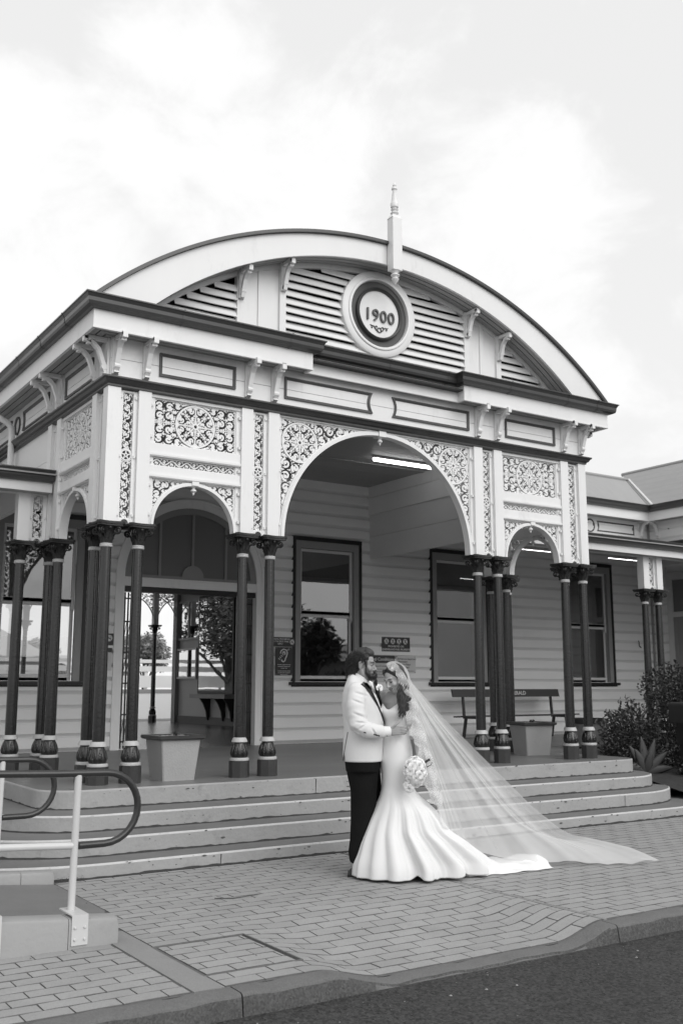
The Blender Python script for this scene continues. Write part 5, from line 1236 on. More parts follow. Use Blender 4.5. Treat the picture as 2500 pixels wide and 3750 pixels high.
# ---- garden bed at the right of the steps
gb = MB(); n = 24
for i in range(n+1):
    for j in range(n+1):
        x = 4.16+7.3*i/n; y = -1.45+2.8*j/n; gb.v.append((x, y, .12+.16*ss(-1.45, -.3, y)+.02*math.sin(i*1.3)*math.sin(j*2.1)))
for i in range(n):
    for j in range(n): a = i*(n+1)+j; gb.f.append((a, a+1, a+n+2, a+n+1))
tag(gb.build('garden_bed', SOIL, smooth=True), kind='structure')
def leafy(mb, blobs, n, ln, wd, rr, up=.3, curl_=.3):       # folded pointed leaves, denser at the surface
    wts = [b[3]*b[4]*b[5] for b in blobs]
    for _ in range(n):
        b = rr.choices(blobs, wts)[0]; d = Vector((rr.gauss(0,1), rr.gauss(0,1), rr.gauss(0,1))).normalized(); f = rr.random()**.35
        p = Vector((b[0]+d.x*b[3]*f, b[1]+d.y*b[4]*f, b[2]+d.z*b[5]*f))
        a = (d*.8+Vector((rr.gauss(0,.6), rr.gauss(0,.6), rr.gauss(0,.5)+up))).normalized(); q = a.cross(Vector((rr.gauss(0,1), rr.gauss(0,1), rr.gauss(0,1)))).normalized(); w_ = a.cross(q)
        s = ln*rr.uniform(.6, 1.3); w = wd*rr.uniform(.7, 1.3)
        c1 = p+a*s*.5+w_*s*.06; tip = p+a*s-w_*s*curl_*.4
        mb.add([p, p+a*s*.35+q*w+w_*w*.5, tip, p+a*s*.35-q*w+w_*w*.5, c1], [(0,1,4), (1,2,4), (0,4,3), (4,2,3)])
def shrub(name, x, y, z, blobs, n, ln, wd, label, cat, seed, mat, up=.3, sprigs=0):
    rr = random.Random(seed); root = empty(name, (x, y, z)); tag(root, label, cat)
    m = MB()
    for b in blobs:
        for _ in range(5):
            e = Vector((b[0]+rr.uniform(-.6,.6)*b[3], b[1]+rr.uniform(-.6,.6)*b[4], b[2]+rr.uniform(-.4,.7)*b[5])); m.tube([(rr.uniform(-.06,.06), rr.uniform(-.06,.06), 0), tuple(e*.5+Vector((rr.uniform(-.05,.05), 0, .05))), tuple(e)], [.012, .008, .003], 5)
    lf = MB(); leafy(lf, blobs, n, ln, wd, rr, up)
    for _ in range(sprigs):
        b = rr.choice(blobs); d = Vector((rr.gauss(0,.7), rr.gauss(0,.7), abs(rr.gauss(0,.6))+.35)).normalized(); p = Vector((b[0]+d.x*b[3]*.9, b[1]+d.y*b[4]*.9, b[2]+d.z*b[5]*.9)); L_ = rr.uniform(.08, .2)
        m.tube([tuple(p), tuple(p+d*L_)], [.003, .0015], 4)
        for k in range(9):
            q = p+d*L_*(k+1)/9; leafy(lf, [(q.x, q.y, q.z, .004, .004, .004)], 1, ln, wd, rr, .4)
    m.build('branches', BARK, root); lf.build('foliage', mat, root, fix=False); return root
shrub('leafy_shrub', 5.02, .48, .25, [(-.12, 0, .55, .40, .35, .40), (.25, .1, .62, .38, .35, .42), (.0, 0, .25, .55, .4, .28), (-.35, .05, .62, .20, .2, .22), (.45, .1, .35, .35, .3, .35)], 3600, .075, .016, 'dark shrub with narrow leaves behind the agave, right of the planter', 'shrub', 3, LEAF, .35, 34)
shrub('clipped_hedge', 6.10, .50, .25, [(0, 0, 1.30, .62, .5, .36), (.45, 0, 1.25, .55, .5, .42), (.0, .0, .90, .48, .45, .35), (.15, 0, .55, .42, .45, .40), (.7, 0, .7, .6, .5, .6), (.2, -.1, .15, .55, .45, .25)], 9000, .05, .017, 'tall clipped hedge at the right edge, higher than the shrub beside it', 'hedge', 5, LEAF2, .2, 20)
shrub('ground_cover_shrub', 5.55, -.45, .18, [(0, 0, .22, .50, .35, .26), (.45, .1, .30, .40, .3, .30), (-.25, -.1, .1, .35, .3, .18)], 3800, .045, .02, 'low round-leaved bush in front of the hedge at the right edge', 'shrub', 8, LEAF2, .3, 6)
ag = empty('agave', (4.90, .12, .28), label='pale broad-leaved agave at the right end of the steps', cat='plant')
AG = [(-62, .48, 1.0), (-30, .52, 1.0), (-8, .56, 1.05), (14, .55, 1.0), (40, .50, 1.0), (68, .45, .9), (150, .42, 1.0), (200, .45, 1.0), (250, .40, .9)]
for k, (ang, L_, wf) in enumerate(AG):
    m = MB(); tilt = R(ang); az = R(-33)
    back = k > 5
    if back: tilt = R(35); az = R(ang)
    ux = Vector((math.cos(az), math.sin(az), 0)); d0 = (ux*math.sin(tilt)+Vector((0,0,1))*math.cos(tilt)+Vector((-.3,-.5,0))*.35*(1 if not back else -1)).normalized(); sd_ = d0.cross(Vector((.55,.8,.1))).normalized(); nn = sd_.cross(d0)
    rings = []
    for q in range(11):
        t = q/10; w = .185*wf*(t+.08)**.55*(1-t)**.95
        w = max(w, .002); c = d0*L_*t+Vector((0,0,-.10*t*t*abs(math.sin(tilt))))+nn*(.05*t*t)
        rings.append([c-sd_*w-nn*0, c-sd_*w*.5+nn*w*-.22, c+nn*w*-.32, c+sd_*w*.5+nn*w*-.22, c+sd_*w, c+nn*(.012*(1-t))])
    m.loft(rings); m.build('leaf', AGAVE, ag, smooth='all')
# ---- dark rounded box on a pedestal, cut by the right edge of the picture; round-headed post
lb = empty('letter_box', (5.30, -.42, .2), label='dark rounded box on a pedestal in front of the hedge at the right edge', cat='box')
m = MB(); P = [(-.22+.05*(1-math.cos(a))*1, .80+.28+.05*math.sin(a)) for a in [PI/2*k/5 for k in range(6)]]
P = [(-.24, .82), (-.24, 1.05)]+[(-.24+.07-.07*math.cos(a), 1.05+.07*math.sin(a)) for a in [PI/2*k/5 for k in range(6)]]+[(.17+.07*math.sin(a), 1.05+.07*math.cos(a)) for a in [PI/2*k/5 for k in range(6)]]+[(.24, .82)]
m.xz(P, -.2, .2); m.build('box_body', M('dark_green_enamel', .022, .45, .2, 4), lb)
m = MB(); m.box(-.16, .16, -.14, .14, .5, .818); m.box(-.13, .13, -.12, .12, .0, .5); m.build('pedestal', BLK, lb)
rp = empty('round_headed_post', (6.62, 1.45, .5), label='dark post with a round flat head standing before the paired verandah columns', cat='post')
m = MB(); m.tube([(0, 0, 0), (0, 0, .95)], .055, 12); m.build('shaft', DARK, rp, smooth=True); m = MB(); m.lathe([(.085, -.03), (.095, 0), (.085, .03), (.01, .035)], 20); o = m.build('round_head', DARK, rp, smooth=True); o.location = (0, 0, 1.045); o.rotation_euler = (R(90), 0, R(35))
# ================================================================== THE COUPLE
# local frame: x = along the picture to the right, y = away from the photographer, z = up; origin on the footpath
CO = (-2.15, -2.9, G); CR = -math.atan2(0.57189524, 0.82032666)
def zl(z): return z-G
V = lambda x, y, z: Vector((x, y, z-G))
def ringE(c, a, b, z, n=32, tilt=(0, 0), p=2.0, rot=0.0):
    out = []
    for k in range(n):
        t = 2*PI*k/n; ct, st = math.cos(t), math.sin(t)
        x = a*math.copysign(abs(ct)**(2/p), ct); y = b*math.copysign(abs(st)**(2/p), st)
        if rot: x, y = x*math.cos(rot)-y*math.sin(rot), x*math.sin(rot)+y*math.cos(rot)
        out.append((c[0]+x, c[1]+y, z-G+tilt[0]*x+tilt[1]*y))
    return out
def limb(m, pts, rad, n=14):
    m.tube(pts, rad, n); m.ell(pts[0], (rad[0],)*3, 7); m.ell(pts[-1], (rad[-1],)*3, 7)
def head(m, O, f, u, s):
    """solid head: O between the ears, f forward, u up; returns the frame"""
    f = f.normalized(); r = f.cross(u).normalized(); u = r.cross(f).normalized()
    Rm = Matrix((r, f, u)).transposed(); T = lambda x, y, z: O + (r*x+f*y+u*z)*s
    def E(c, rr, n=9): m.ell(T(*c), tuple(v*s for v in rr), n, Rm)
    E((0,-.014,.036), (.075,.098,.088), 12); E((0,.022,-.028), (.063,.066,.088), 12); E((0,.046,-.088), (.032,.036,.030))
    for q in (-1, 1):
        m.tube([T(q*.060,-.008,-.035), T(q*.054,.012,-.075), T(q*.03,.046,-.102), T(0,.056,-.107)], [.020*s,.021*s,.019*s,.016*s], 8)
        E((q*.037,.058,-.026), (.027,.024,.027)); E((q*.078,-.010,-.004), (.010,.021,.034)); E((q*.084,-.018,.008), (.006,.014,.022))
        m.tube([T(q*.046,.066,.030), T(q*.026,.080,.030), T(0,.084,.026)], [.012*s,.013*s,.012*s], 8)
        E((q*.0115,.098,-.034), (.0095,.011,.008))
        E((q*.031,.066,.008), (.0165,.0135,.0125))
    m.tube([T(0,.082,.022), T(0,.090,.002), T(0,.104,-.022), T(0,.112,-.031)], [.0095*s,.0095*s,.0115*s,.0105*s], 9); E((0,.108,-.033), (.0125,.0115,.010))
    E((0,.083,-.058), (.024,.013,.007)); E((0,.081,-.070), (.020,.012,.008))
    return T, Rm
def face_bits(T, Rm, s, parent, eyeopen, lipm, brow, smile):
    mb = MB(); dk = MB(); lp = MB(); th = MB()
    for q in (-1, 1):
        if eyeopen:
            mb.ell(T(q*.031,.0695,.006), (.0118*s,.0118*s,.009*s), 7, Rm); dk.ell(T(q*.0305,.0768,.005), (.0058*s,.0052*s,.006*s), 6, Rm)
        dk.tube([T(q*.017,.0795,.0045), T(q*.031,.0835,.0085 if eyeopen else -.001), T(q*.046,.0735,.003)], [.0016*s,.0028*s,.0022*s], 6)
        if not eyeopen: dk.tube([T(q*.019,.0790,.003), T(q*.032,.0835,-.004), T(q*.049,.071,.004)], [.0014*s,.003*s,.0016*s], 6); mb.ell(T(q*.031,.068,.004), (.0135*s,.0115*s,.011*s), 7, Rm)
        dk.tube([T(q*.014,.0905,.0265), T(q*.030,.0905,.034), T(q*.045,.079,.032), T(q*.053,.068,.026)], [.0022*s*brow,.0036*s*brow,.003*s*brow,.0012*s], 7)
    c = [( -.027,.073,-.058+smile), (-.014,.0905,-.0585), (0,.0955,-.0575), (.014,.0905,-.0585), (.027,.073,-.058+smile)]
    lp.tube([T(*p) for p in c], [.0015*s,.0045*s,.005*s,.0045*s,.0015*s], 8)
    d = -.0105 if smile > .002 else -.006
    c2 = [(x, y-.002, z+d*(1-abs(x)/.03)) for x, y, z in c]
    lp.tube([T(*p) for p in c2], [.0015*s,.0045*s,.0058*s,.0045*s,.0015*s], 8)
    if smile > .002: th.tube([T(x*.9, y+.001, z+d*.55*(1-abs(x)/.03)) for x, y, z in c], [.001*s,.0035*s,.004*s,.0035*s,.001*s], 6); th.build('teeth', SHIRT, parent, smooth='all')
    mb.build('eyes' if eyeopen else 'eyelids', EYEW if eyeopen else M('eye_shadow', .10, .5, .1, 20), parent, smooth='all'); dk.build('brows_and_lashes', HAIR, parent, smooth='all'); lp.build('lips', lipm, parent, smooth='all')
def finger(m, P, r, n=8): m.tube(P, [r, r*.98, r*.92, r*.72], n); m.ell(P[-1], (r*.72,)*3, 5); m.ell(P[0], (r,)*3, 5)
def wavy_locks(m, roots, rr, length, amp, turns, r0, down):
    for p, d in roots:
        p = Vector(p); d = Vector(d).normalized(); L_ = length*rr.uniform(.6, 1.25); ph = rr.uniform(0, 6.3); a = d.cross(Vector((rr.gauss(0,1), rr.gauss(0,1), rr.gauss(0,1)))).normalized(); b = d.cross(a)
        pts = []; n = 9
        for k in range(n+1):
            t = k/n; q = p+d*(L_*t*.7)+Vector((0,0,-1))*(down*L_*t*t)+(a*math.cos(ph+turns*6.28*t)+b*math.sin(ph+turns*6.28*t))*amp*t**.6
            pts.append(q)
        m.tube(pts, [r0*(1-.75*k/n) for k in range(n+1)], 4, caps=False)
def cloth(mb, name, mat, parent, voxel=.009, sm=6): return remesh(mb, name, mat, voxel, sm, parent)
def bvh_of(o): me = o.data; return BVHTree.FromPolygons([v.co for v in me.vertices], [p.vertices for p in me.polygons])
def patch(poly, bvh, off, name, mat, parent, cuts=3, y0=-1.0):  # cloth patch lying on a surface, seen from -y
    bm = bmesh.new(); vs = [bm.verts.new((x, 0, z-G)) for x, z in poly]; f = bm.faces.new(vs)
    bmesh.ops.triangulate(bm, faces=bm.faces[:])
    bmesh.ops.subdivide_edges(bm, edges=bm.edges[:], cuts=cuts, use_grid_fill=True)
    bmesh.ops.triangulate(bm, faces=bm.faces[:])
    for v in bm.verts:
        h = bvh.ray_cast(Vector((v.co.x, y0, v.co.z)), Vector((0, 1, 0)))
        if h[0] is None: h = bvh.find_nearest(Vector((v.co.x, -.15, v.co.z)))
        v.co.y = h[0].y-off
    me = bpy.data.meshes.new(name); bm.to_mesh(me); bm.free(); me.materials.append(mat); me.polygons.foreach_set('use_smooth', [True]*len(me.polygons))
    o = ob(name, me, parent); sdm = o.modifiers.new('thick', 'SOLIDIFY'); sdm.thickness = .003; return o
# ------------------------------------------------------------------ the man
gm = empty('person', CO, CR, label='bearded man in white dinner jacket, black bow tie and black trousers, hand on her waist', cat='person')
OG_ = V(-.083, -.005, 1.735); sG = 1.06
m = MB(); fG, uG = Vector((.985, -.16, -.10)), Vector((.10, 0, 1))
T, Rm = head(m, OG_, fG, uG, sG)
m.tube([V(-.10,0,1.70), V(-.12,0,1.63), V(-.135,0,1.56)], [.062,.064,.075], 16)
m.loft([ringE((-.09,0), .15, .17, z) for z in (.95,)]+[ringE((-.085,0), .145, .175, 1.15), ringE((-.09,0), .15, .19, 1.35), ringE((-.12,0), .12, .17, 1.5), ringE((-.13,0), .07, .09, 1.58)])
for y in (-.04, .12): limb(m, [V(-.085, y, .95), V(-.105, y*.95, .52), V(-.165, y*.95, .06)], [.10, .065, .045])
# near arm and hand
sh_, el_, wr_ = V(-.13, -.195, 1.50), V(-.125, -.275, 1.205), V(.135, -.215, 1.168)
limb(m, [sh_, el_, wr_], [.055, .045, .031])
hand = MB()
palm = [V(.135,-.213,1.168), V(.165,-.205,1.170), V(.200,-.192,1.176), V(.222,-.183,1.176)]
for dz, r in ((.024,.0135), (.008,.0145), (-.009,.0145), (-.025,.0135)): m.tube([palm[0]+Vector((0,0,dz*.6)), palm[1]+Vector((0,0,dz*.95)), palm[2]+Vector((0,0,dz*1.1)), palm[3]+Vector((0,0,dz*1.15))], [r*1.1, r*1.15, r*1.05, r*.9], 9)
for k, (dz, L_, dr, r) in enumerate(((.030,.070,-.010,.0098), (.010,.074,-.016,.0102), (-.010,.070,-.014,.0098), (-.029,.056,-.006,.0088))):
    b = V(.220, -.184, 1.176+dz); finger(m, [b, b+Vector((L_*.42, .004, dr*.15)), b+Vector((L_*.76, .022, dr*.6)), b+Vector((L_*.90, .042, dr*1.2))], r)
finger(m, [V(.160,-.212,1.196), V(.186,-.214,1.218), V(.208,-.206,1.236), V(.224,-.196,1.250)], .0112)
# far arm goes round her back
limb(m, [V(-.11,.19,1.49), V(.02,.27,1.25), V(.24,.20,1.17)], [.055,.045,.032]); m.ell(V(.27,.17,1.17), (.05,.02,.04), 7)
body = remesh(m, 'body', SKIN, .0045, 3, gm)
face_bits(T, Rm, sG, body, True, LIPM, 1.35, .004)
# trousers, shoes
m = MB()
m.loft([ringE((-.09,0), .158, .185, .98), ringE((-.092,0), .158, .185, .90), ringE((-.09,0), .150, .18, .82)])
for y, kx in ((-.035, 0.0), (.12, .06)):
    rings = []
    for z, cx, a, b in ((.90,-.09,.145,.10), (.80,-.088+kx*.3,.138,.105), (.66,-.08+kx*.6,.115,.10), (.54,-.092+kx,.112,.092), (.40,-.105+kx,.100,.085), (.25,-.115+kx,.094,.08), (.15,-.125+kx,.090,.078), (.075,-.115+kx,.098,.08), (.055,-.112+kx,.098,.08)):
        w = .006*math.sin(z*37+y*9); rings.append(ringE((cx+w, y), a, b, z, 24))
    m.loft(rings)
tro = cloth(m, 'trousers', TROU, gm, .010, 5)
for y, kx in ((-.035, 0.0), (.12, .06)):
    m = MB(); rings = []
    for t, w, h in ((0, .030, .05), (.03, .037, .075), (.08, .038, .095), (.13, .042, .075), (.18, .046, .06), (.24, .043, .045), (.285, .022, .03)):
        x = -.222+kx+t; rings.append([(x, y-w, .012), (x, y-w*.95, h*.55), (x, y-w*.5, h*.95), (x, y, h), (x, y+w*.5, h*.95), (x, y+w*.95, h*.55), (x, y+w, .012)])
    m.loft(rings); m.box(-.226+kx, -.15+kx, y-.036, y+.036, 0, .022); m.box(-.10+kx, .07+kx, y-.044, y+.044, 0, .012); m.build('shoe', SHOE, gm, smooth=True)
# shirt and collar
m = MB(); m.loft([ringE((-.105,0), .075, .078, 1.588, tilt=(-.35,0)), ringE((-.108,0), .072, .074, 1.645, tilt=(-.45,0)), ringE((-.108,0), .066, .068, 1.648, tilt=(-.45,0)), ringE((-.105,0), .068, .07, 1.588, tilt=(-.35,0))], caps=False); m.build('shirt_collar', SHIRT, gm, smooth=True)
# jacket
m = MB()
JR = [(.905,-.092,.176,.195), (.99,-.090,.176,.20), (1.08,-.086,.178,.20), (1.17,-.084,.174,.20), (1.26,-.084,.180,.205), (1.34,-.092,.181,.215), (1.41,-.102,.175,.222), (1.48,-.112,.158,.222), (1.535,-.125,.128,.205), (1.575,-.135,.098,.165), (1.612,-.145,.078,.115), (1.645,-.152,.055,.085)]
m.loft([ringE((c, .0), a, b, z, 40, p=2.25, tilt=(-.0 if z < 1.5 else -.45*(z-1.5)/.15, 0)) for z, c, a, b in JR])
def sleeve(m, P, rad, wr):
    pts, rr = [], []
    n = 26
    for k in range(n+1):
        t = k/n*(len(P)-1); i = min(int(t), len(P)-2); u = t-i; u2 = u*u*(3-2*u); q = P[i].lerp(P[i+1], u)
        pts.append(q); rr.append(rad[i]*(1-u)+rad[i+1]*u+wr*math.sin(k*2.1)*(.3+math.exp(-((k-n*.52)/4)**2)))
    m.tube(pts, rr, 18)
sleeve(m, [V(-.135,-.165,1.525), V(-.150,-.235,1.38), V(-.130,-.272,1.225), V(-.045,-.268,1.180), V(.088,-.232,1.165)], [.082, .083, .076, .070, .054], .0035)
sleeve(m, [V(-.115,.165,1.52), V(-.03,.25,1.30), V(.06,.26,1.20), V(.22,.21,1.18)], [.082,.078,.070,.054], .002)
m.ell(V(-.135,-.17,1.515), (.085,.07,.075), 10); m.ell(V(-.12,.17,1.515), (.085,.07,.075), 10)
jk = cloth(m, 'jacket', SUIT, gm, .0075, 9)
# soft creases in the cloth
rr = random.Random(3)
bv = bvh_of(jk)
folds = [((-.17,1.50),(-.03,1.46),.022), ((-.19,1.44),(-.06,1.39),.02), ((-.18,1.33),(-.05,1.28),.02), ((-.16,1.25),(-.03,1.24),.018), ((-.22,1.22),(-.08,1.14),.022), ((-.02,1.21),(.03,1.13),.015), ((-.13,1.18),(-.05,1.24),.016), ((-.24,1.30),(-.20,1.16),.02)]
for v in jk.data.vertices:
    if v.co.y < .05:
        for (a, b), (c, d), w in folds:
            p = Vector((v.co.x-a, v.co.z-zl(b))); e = Vector((c-a, d-b)); L_ = e.length; e = e/L_; t = p.dot(e)
            if -.01 < t < L_+.01:
                dd = p.x*-e.y+p.y*e.x; v.co.y += .0105*math.exp(-(dd/(w*.45))**2)*math.sin(PI*max(0, min(1, t/L_)))-.004*math.exp(-((dd-w)/(w*.6))**2)*math.sin(PI*max(0, min(1, t/L_)))
# lapels, shirt front, tie
patch([(-.03,1.60),(0,1.585),(.016,1.517),(.047,1.436),(.0635,1.373),(.058,1.362),(.031,1.427),(-.007,1.511),(-.045,1.575)], bv, .0035, 'shirt_front', SHIRT, gm)
patch([(.008,1.59),(.055,1.498),(.073,1.432),(.080,1.395),(.066,1.365),(.048,1.436),(.017,1.517),(.0,1.58)], bv, .005, 'far_lapel', SATB, gm)
patch([(-.104,1.570),(-.068,1.564),(-.077,1.592),(-.045,1.575),(-.007,1.511),(.031,1.427),(.058,1.362),(.077,1.32),(.108,1.215),(.099,1.215),(.068,1.315),(.041,1.378),(-.009,1.459),(-.069,1.54)], bv, .007, 'near_lapel', SATB, gm)
m = MB(); c = V(-.002, -.105, 1.572); ax = Vector((.62, -.78, .0))
for s_ in (-1, 1):
    m.loft([[c+ax*(s_*d)+Vector((.004,0,0))*0+Vector((0, 0, h_))*k2+Vector((.5,.3,0))*.012*k3 for k2, k3 in ((1,.3),(1,1),(-1,1),(-1,.3))] for d, h_ in ((.006,.013), (.03,.032), (.052,.040), (.056,.036))])
m.ell(c, (.013,.012,.016), 7); m.build('bow_tie', SATB, gm, smooth=True)
m = MB()
for x, z in ((.003,1.505), (.030,1.455)): m.ell(Vector((x, (bv.ray_cast(Vector((x,-1,z-G)), Vector((0,1,0)))[0] or Vector((0,-.2,0))).y-.006, z-G)), (.005,.003,.005), 5)
m.build('shirt_stud', SATB, gm)
# cuff, buttons, pocket, vent
m = MB(); m.tube([V(.072,-.236,1.166), V(.142,-.213,1.168)], [.049,.043], 18, caps=False); m.tube([V(.142,-.213,1.168), V(.138,-.214,1.168)], [.043,.036], 18, caps=False); m.build('shirt_cuff', SHIRT, gm, smooth=True)
for k in range(4):
    t = k/3; x, z = .010+.040*t, 1.148-.012*t; h = bv.ray_cast(Vector((x, -1, z-G)), Vector((0,1,0)))[0]
    m = MB(); m.ell(Vector((x, h.y-.002, z-G)), (.0068,.004,.0068), 6); m.build('cuff_button', SATB, gm, smooth=True)
m = MB(); m.ell(V(.118,-.262,1.133), (.005,.004,.003), 5); m.build('cufflink', SATB, gm)
patch([(-.080,1.172), (-.060,1.166), (-.060,1.158), (-.080,1.164)], bv, .003, 'pocket_edge', SATB, gm, 1)
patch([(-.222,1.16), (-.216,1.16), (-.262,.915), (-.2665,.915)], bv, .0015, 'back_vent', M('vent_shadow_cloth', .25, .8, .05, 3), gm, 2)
# hair and beard
m = MB(); Rh = Rm
def EH(c, r, n=9): m.ell(V(*c), r, n)
EH((-.085,-.0,1.835), (.100,.084,.062), 11); EH((-.140,0,1.785), (.084,.085,.086), 11); EH((-.165,0,1.715), (.060,.080,.082), 10); EH((-.178,0,1.655), (.046,.070,.048)); EH((-.045,0,1.858), (.040,.062,.026)); EH((-.070,-.070,1.800), (.040,.016,.040)); EH((-.070,.070,1.800), (.040,.016,.040))
for s_ in (-1, 1): m.tube([V(-.062,s_*.078,1.775), V(-.058,s_*.078,1.735), V(-.058,s_*.074,1.70)], [.016,.012,.010], 7)
hr_ = remesh(m, 'hair', HAIR, .007, 2, gm)
rr = random.Random(5); roots = []
bvh_ = bvh_of(hr_)
for _ in range(2000):
    a = rr.uniform(0, 2*PI); e = rr.uniform(-.9, 1.5); d = Vector((math.cos(a)*math.cos(e), math.sin(a)*math.cos(e), math.sin(e)))
    h = bvh_.ray_cast(V(-.12, 0, 1.76)+d*.5, -d)
    if h[0] is None: continue
    p = h[0]
    if p.x > -.015 and p.z < zl(1.85): continue
    if p.x > -.06 and p.z < zl(1.78): continue
    back = Vector((-.7, d.y*.6, -.55)) if p.x < -.05 else Vector((-.5, d.y*.6, .12))
    roots.append((p-d*.006, back+d*.22))
m = MB(); wavy_locks(m, roots, rr, .052, .0070, 1.35, .0024, .32); m.build('curls', HAIR, hr_, smooth='all')
m = MB(); EH((.000,-.008,1.632), (.036,.040,.032)); EH((.018,-.012,1.655), (.022,.030,.022))
for s_ in (-1, 1):
    m.tube([V(-.056,s_*.076-.004,1.715), V(-.050,s_*.073-.005,1.67), V(-.025,s_*.055-.008,1.637), V(.012,s_*.015-.012,1.632)], [.013,.021,.026,.024], 9)
    m.tube([V(.030,s_*.004-.017,1.697), V(.022,s_*.024-.014,1.690), V(.010,s_*.034-.012,1.668)], [.008,.008,.007], 7)
bd = remesh(m, 'beard', HAIR, .006, 2, gm)
bvb = bvh_of(bd); roots = []
for _ in range(260):
    a = rr.uniform(0, 2*PI); d = Vector((math.cos(a)*.8, math.sin(a), rr.uniform(-.8, .5))).normalized(); h = bvb.ray_cast(V(-.02, -.005, 1.655)+d*.4, -d)
    if h[0] is not None: roots.append((h[0]-d*.004, d*.35+Vector((.25,0,-.8))))
m = MB(); wavy_locks(m, roots, rr, .022, .003, 1.2, .0022, .2); m.build('whiskers', HAIR, bd, smooth='all')
# ------------------------------------------------------------------ roses
def rose_mesh(name, seed):
    rr = random.Random(seed); m = MB()
    for L_, (n, r0, h0, op, tilt) in enumerate(((3,.010,.030,.15,.05), (4,.017,.032,.4,.2), (5,.025,.030,.75,.35), (6,.033,.024,1.15,.6), (6,.038,.014,1.5,.9))):
        for k in range(n):
            a0 = 2*PI*k/n+L_*.7+rr.uniform(-.15,.15); w = 2*PI/n*.72; rings = []
            for i in range(5):
                t = i/4; ring = []
                for j in range(7):
                    s_ = j/6*2-1; a = a0+s_*w*(.55+.45*math.sin(PI*(.2+.6*t))); r = r0*(.35+.65*t)*(1+.0*s_)+op*.010*t*t*t+.003*math.cos(s_*3+k)*t
                    z = -.012+h0*t*(1-.28*abs(s_)**2.2)-op*.008*t**3+rr.uniform(-.0006,.0006)
                    ring.append((r*math.cos(a), r*math.sin(a), z))
                rings.append(ring)
            m.loft(rings, closed=False, caps=False)
    m.lathe([(.002,-.016), (.02,-.012), (.03,-.006)], 10)
    me = m.mesh(name, ROSEM, smooth='all', fix=False); return me
RM = [rose_mesh('rose', k) for k in (1, 2, 3)]
def aim(o, d, spin=0): o.rotation_mode = 'QUATERNION'; o.rotation_quaternion = Vector(d).to_track_quat('Z', 'Y') @ Matrix.Rotation(spin, 4, 'Z').to_quaternion()
bq = empty('bouquet', CO, CR, label='round bouquet of white roses held low in front of the bride', cat='bouquet')
rr = random.Random(12); bc = V(.352, -.255, .835)
cnt = 0; ptsb = []
for k in range(60):
    i = k+.5; ph = math.acos(1-2*i/60); th = PI*(1+5**.5)*i; d = Vector((math.cos(th)*math.sin(ph), math.sin(th)*math.sin(ph), math.cos(ph)))
    if d.y > .35: continue
    p = bc+Vector((d.x*.086, d.y*.075, d.z*.118)); p += Vector((rr.uniform(-.008,.008), rr.uniform(-.01,.01), rr.uniform(-.008,.008)))
    o = ob('rose', RM[k % 3], bq, p); s_ = rr.uniform(.62, .92); o.scale = (s_,)*3; aim(o, d+Vector((rr.uniform(-.2,.2), -.25, rr.uniform(-.2,.2))), rr.uniform(0, 6)); ptsb.append(p)
o = ob('rose', RM[0], bq, V(.298,-.30,.700)); o.scale = (.8,)*3; aim(o, (-.2,-.9,-.3)); o = ob('rose', RM[1], bq, V(.275,-.29,.725)); o.scale = (.6,)*3; aim(o, (-.5,-.8,-.2))
m = MB(); leaf_cloud(m, [tuple(bc)+(.085,)], 22, .016, rr); m.build('leaves', LEAF, bq, fix=False)
m = MB(); m.tube([bc+Vector((0,.03,-.03)), bc+Vector((.06,.06,.06)), bc+Vector((.13,.05,.10))], [.012,.011,.010], 8)
m.tube([bc+Vector((.10,-.02,.04)), bc+Vector((.135,-.03,.06)), bc+Vector((.145,-.03,.085))], [.004,.003,.002], 5); m.build('stems', M('dark_stem', .05, .6, .2, 9), bq, smooth=True)
bt = empty('boutonniere', CO, CR, label='single white rose pinned to the black lapel of the white jacket', cat='flower')
o = ob('rose', RM[2], bt, V(.060, -.150, 1.540)); o.scale = (.60,)*3; aim(o, (.35,-.9,.25))
m = MB(); m.tube([V(.050,-.155,1.535), V(.060,-.165,1.49)], [.008,.004], 6); m.build('stem', LEAF, bt)
# ------------------------------------------------------------------ the bride
br = empty('person', CO, CR, label='bride in white mermaid gown and long lace veil, looking down and smiling', cat='person')
OB = V(.192, -.055, 1.612); sB = .97; fB, uB = Vector((-.70,-.60,-.40)), Vector((-.34,-.17,.90))
m = MB(); T, Rm = head(m, OB, fB, uB, sB)
m.tube([OB+Vector((.012,.02,-.05)), V(.205,-.005,1.52), V(.208,.0,1.44)], [.050,.047,.06], 14)
sd_ = Vector((.80,-.60,0)); C = V(.205,.0,1.455)
rot_ = math.atan2(-.6, .8)
m.loft([ringE((.205,.0), .10, .08, 1.0, rot=rot_), ringE((.198,.0), .070, .060, 1.20, rot=rot_), ringE((.192,.0), .095, .080, 1.33, rot=rot_), ringE((.20,.0), .135, .085, 1.41, rot=rot_), ringE((.205,.0), .140, .065, 1.465, rot=rot_), ringE((.205,.0), .075, .05, 1.505, rot=rot_)])
SR, SL_ = C-sd_*.142+Vector((0,0,.005)), C+sd_*.142-Vector((0,0,.012))
limb(m, [SR, SR+Vector((-.05,.06,-.16)), V(-.02,.12,1.22)], [.047,.040,.032])
limb(m, [SL_, SL_+Vector((.055,.015,-.25)), V(.395,-.18,.93)], [.044,.036,.024]); m.ell(V(.385,-.21,.885), (.026,.024,.045), 8)
for k in range(4): finger(m, [V(.375+.0*k,-.235,.905-.016*k), V(.35,-.25,.905-.016*k), V(.335,-.24,.902-.016*k), V(.33,-.225,.90-.016*k)], .0075)
finger(m, [V(.395,-.225,.90), V(.385,-.245,.87), V(.37,-.255,.85), V(.36,-.255,.84)], .008)
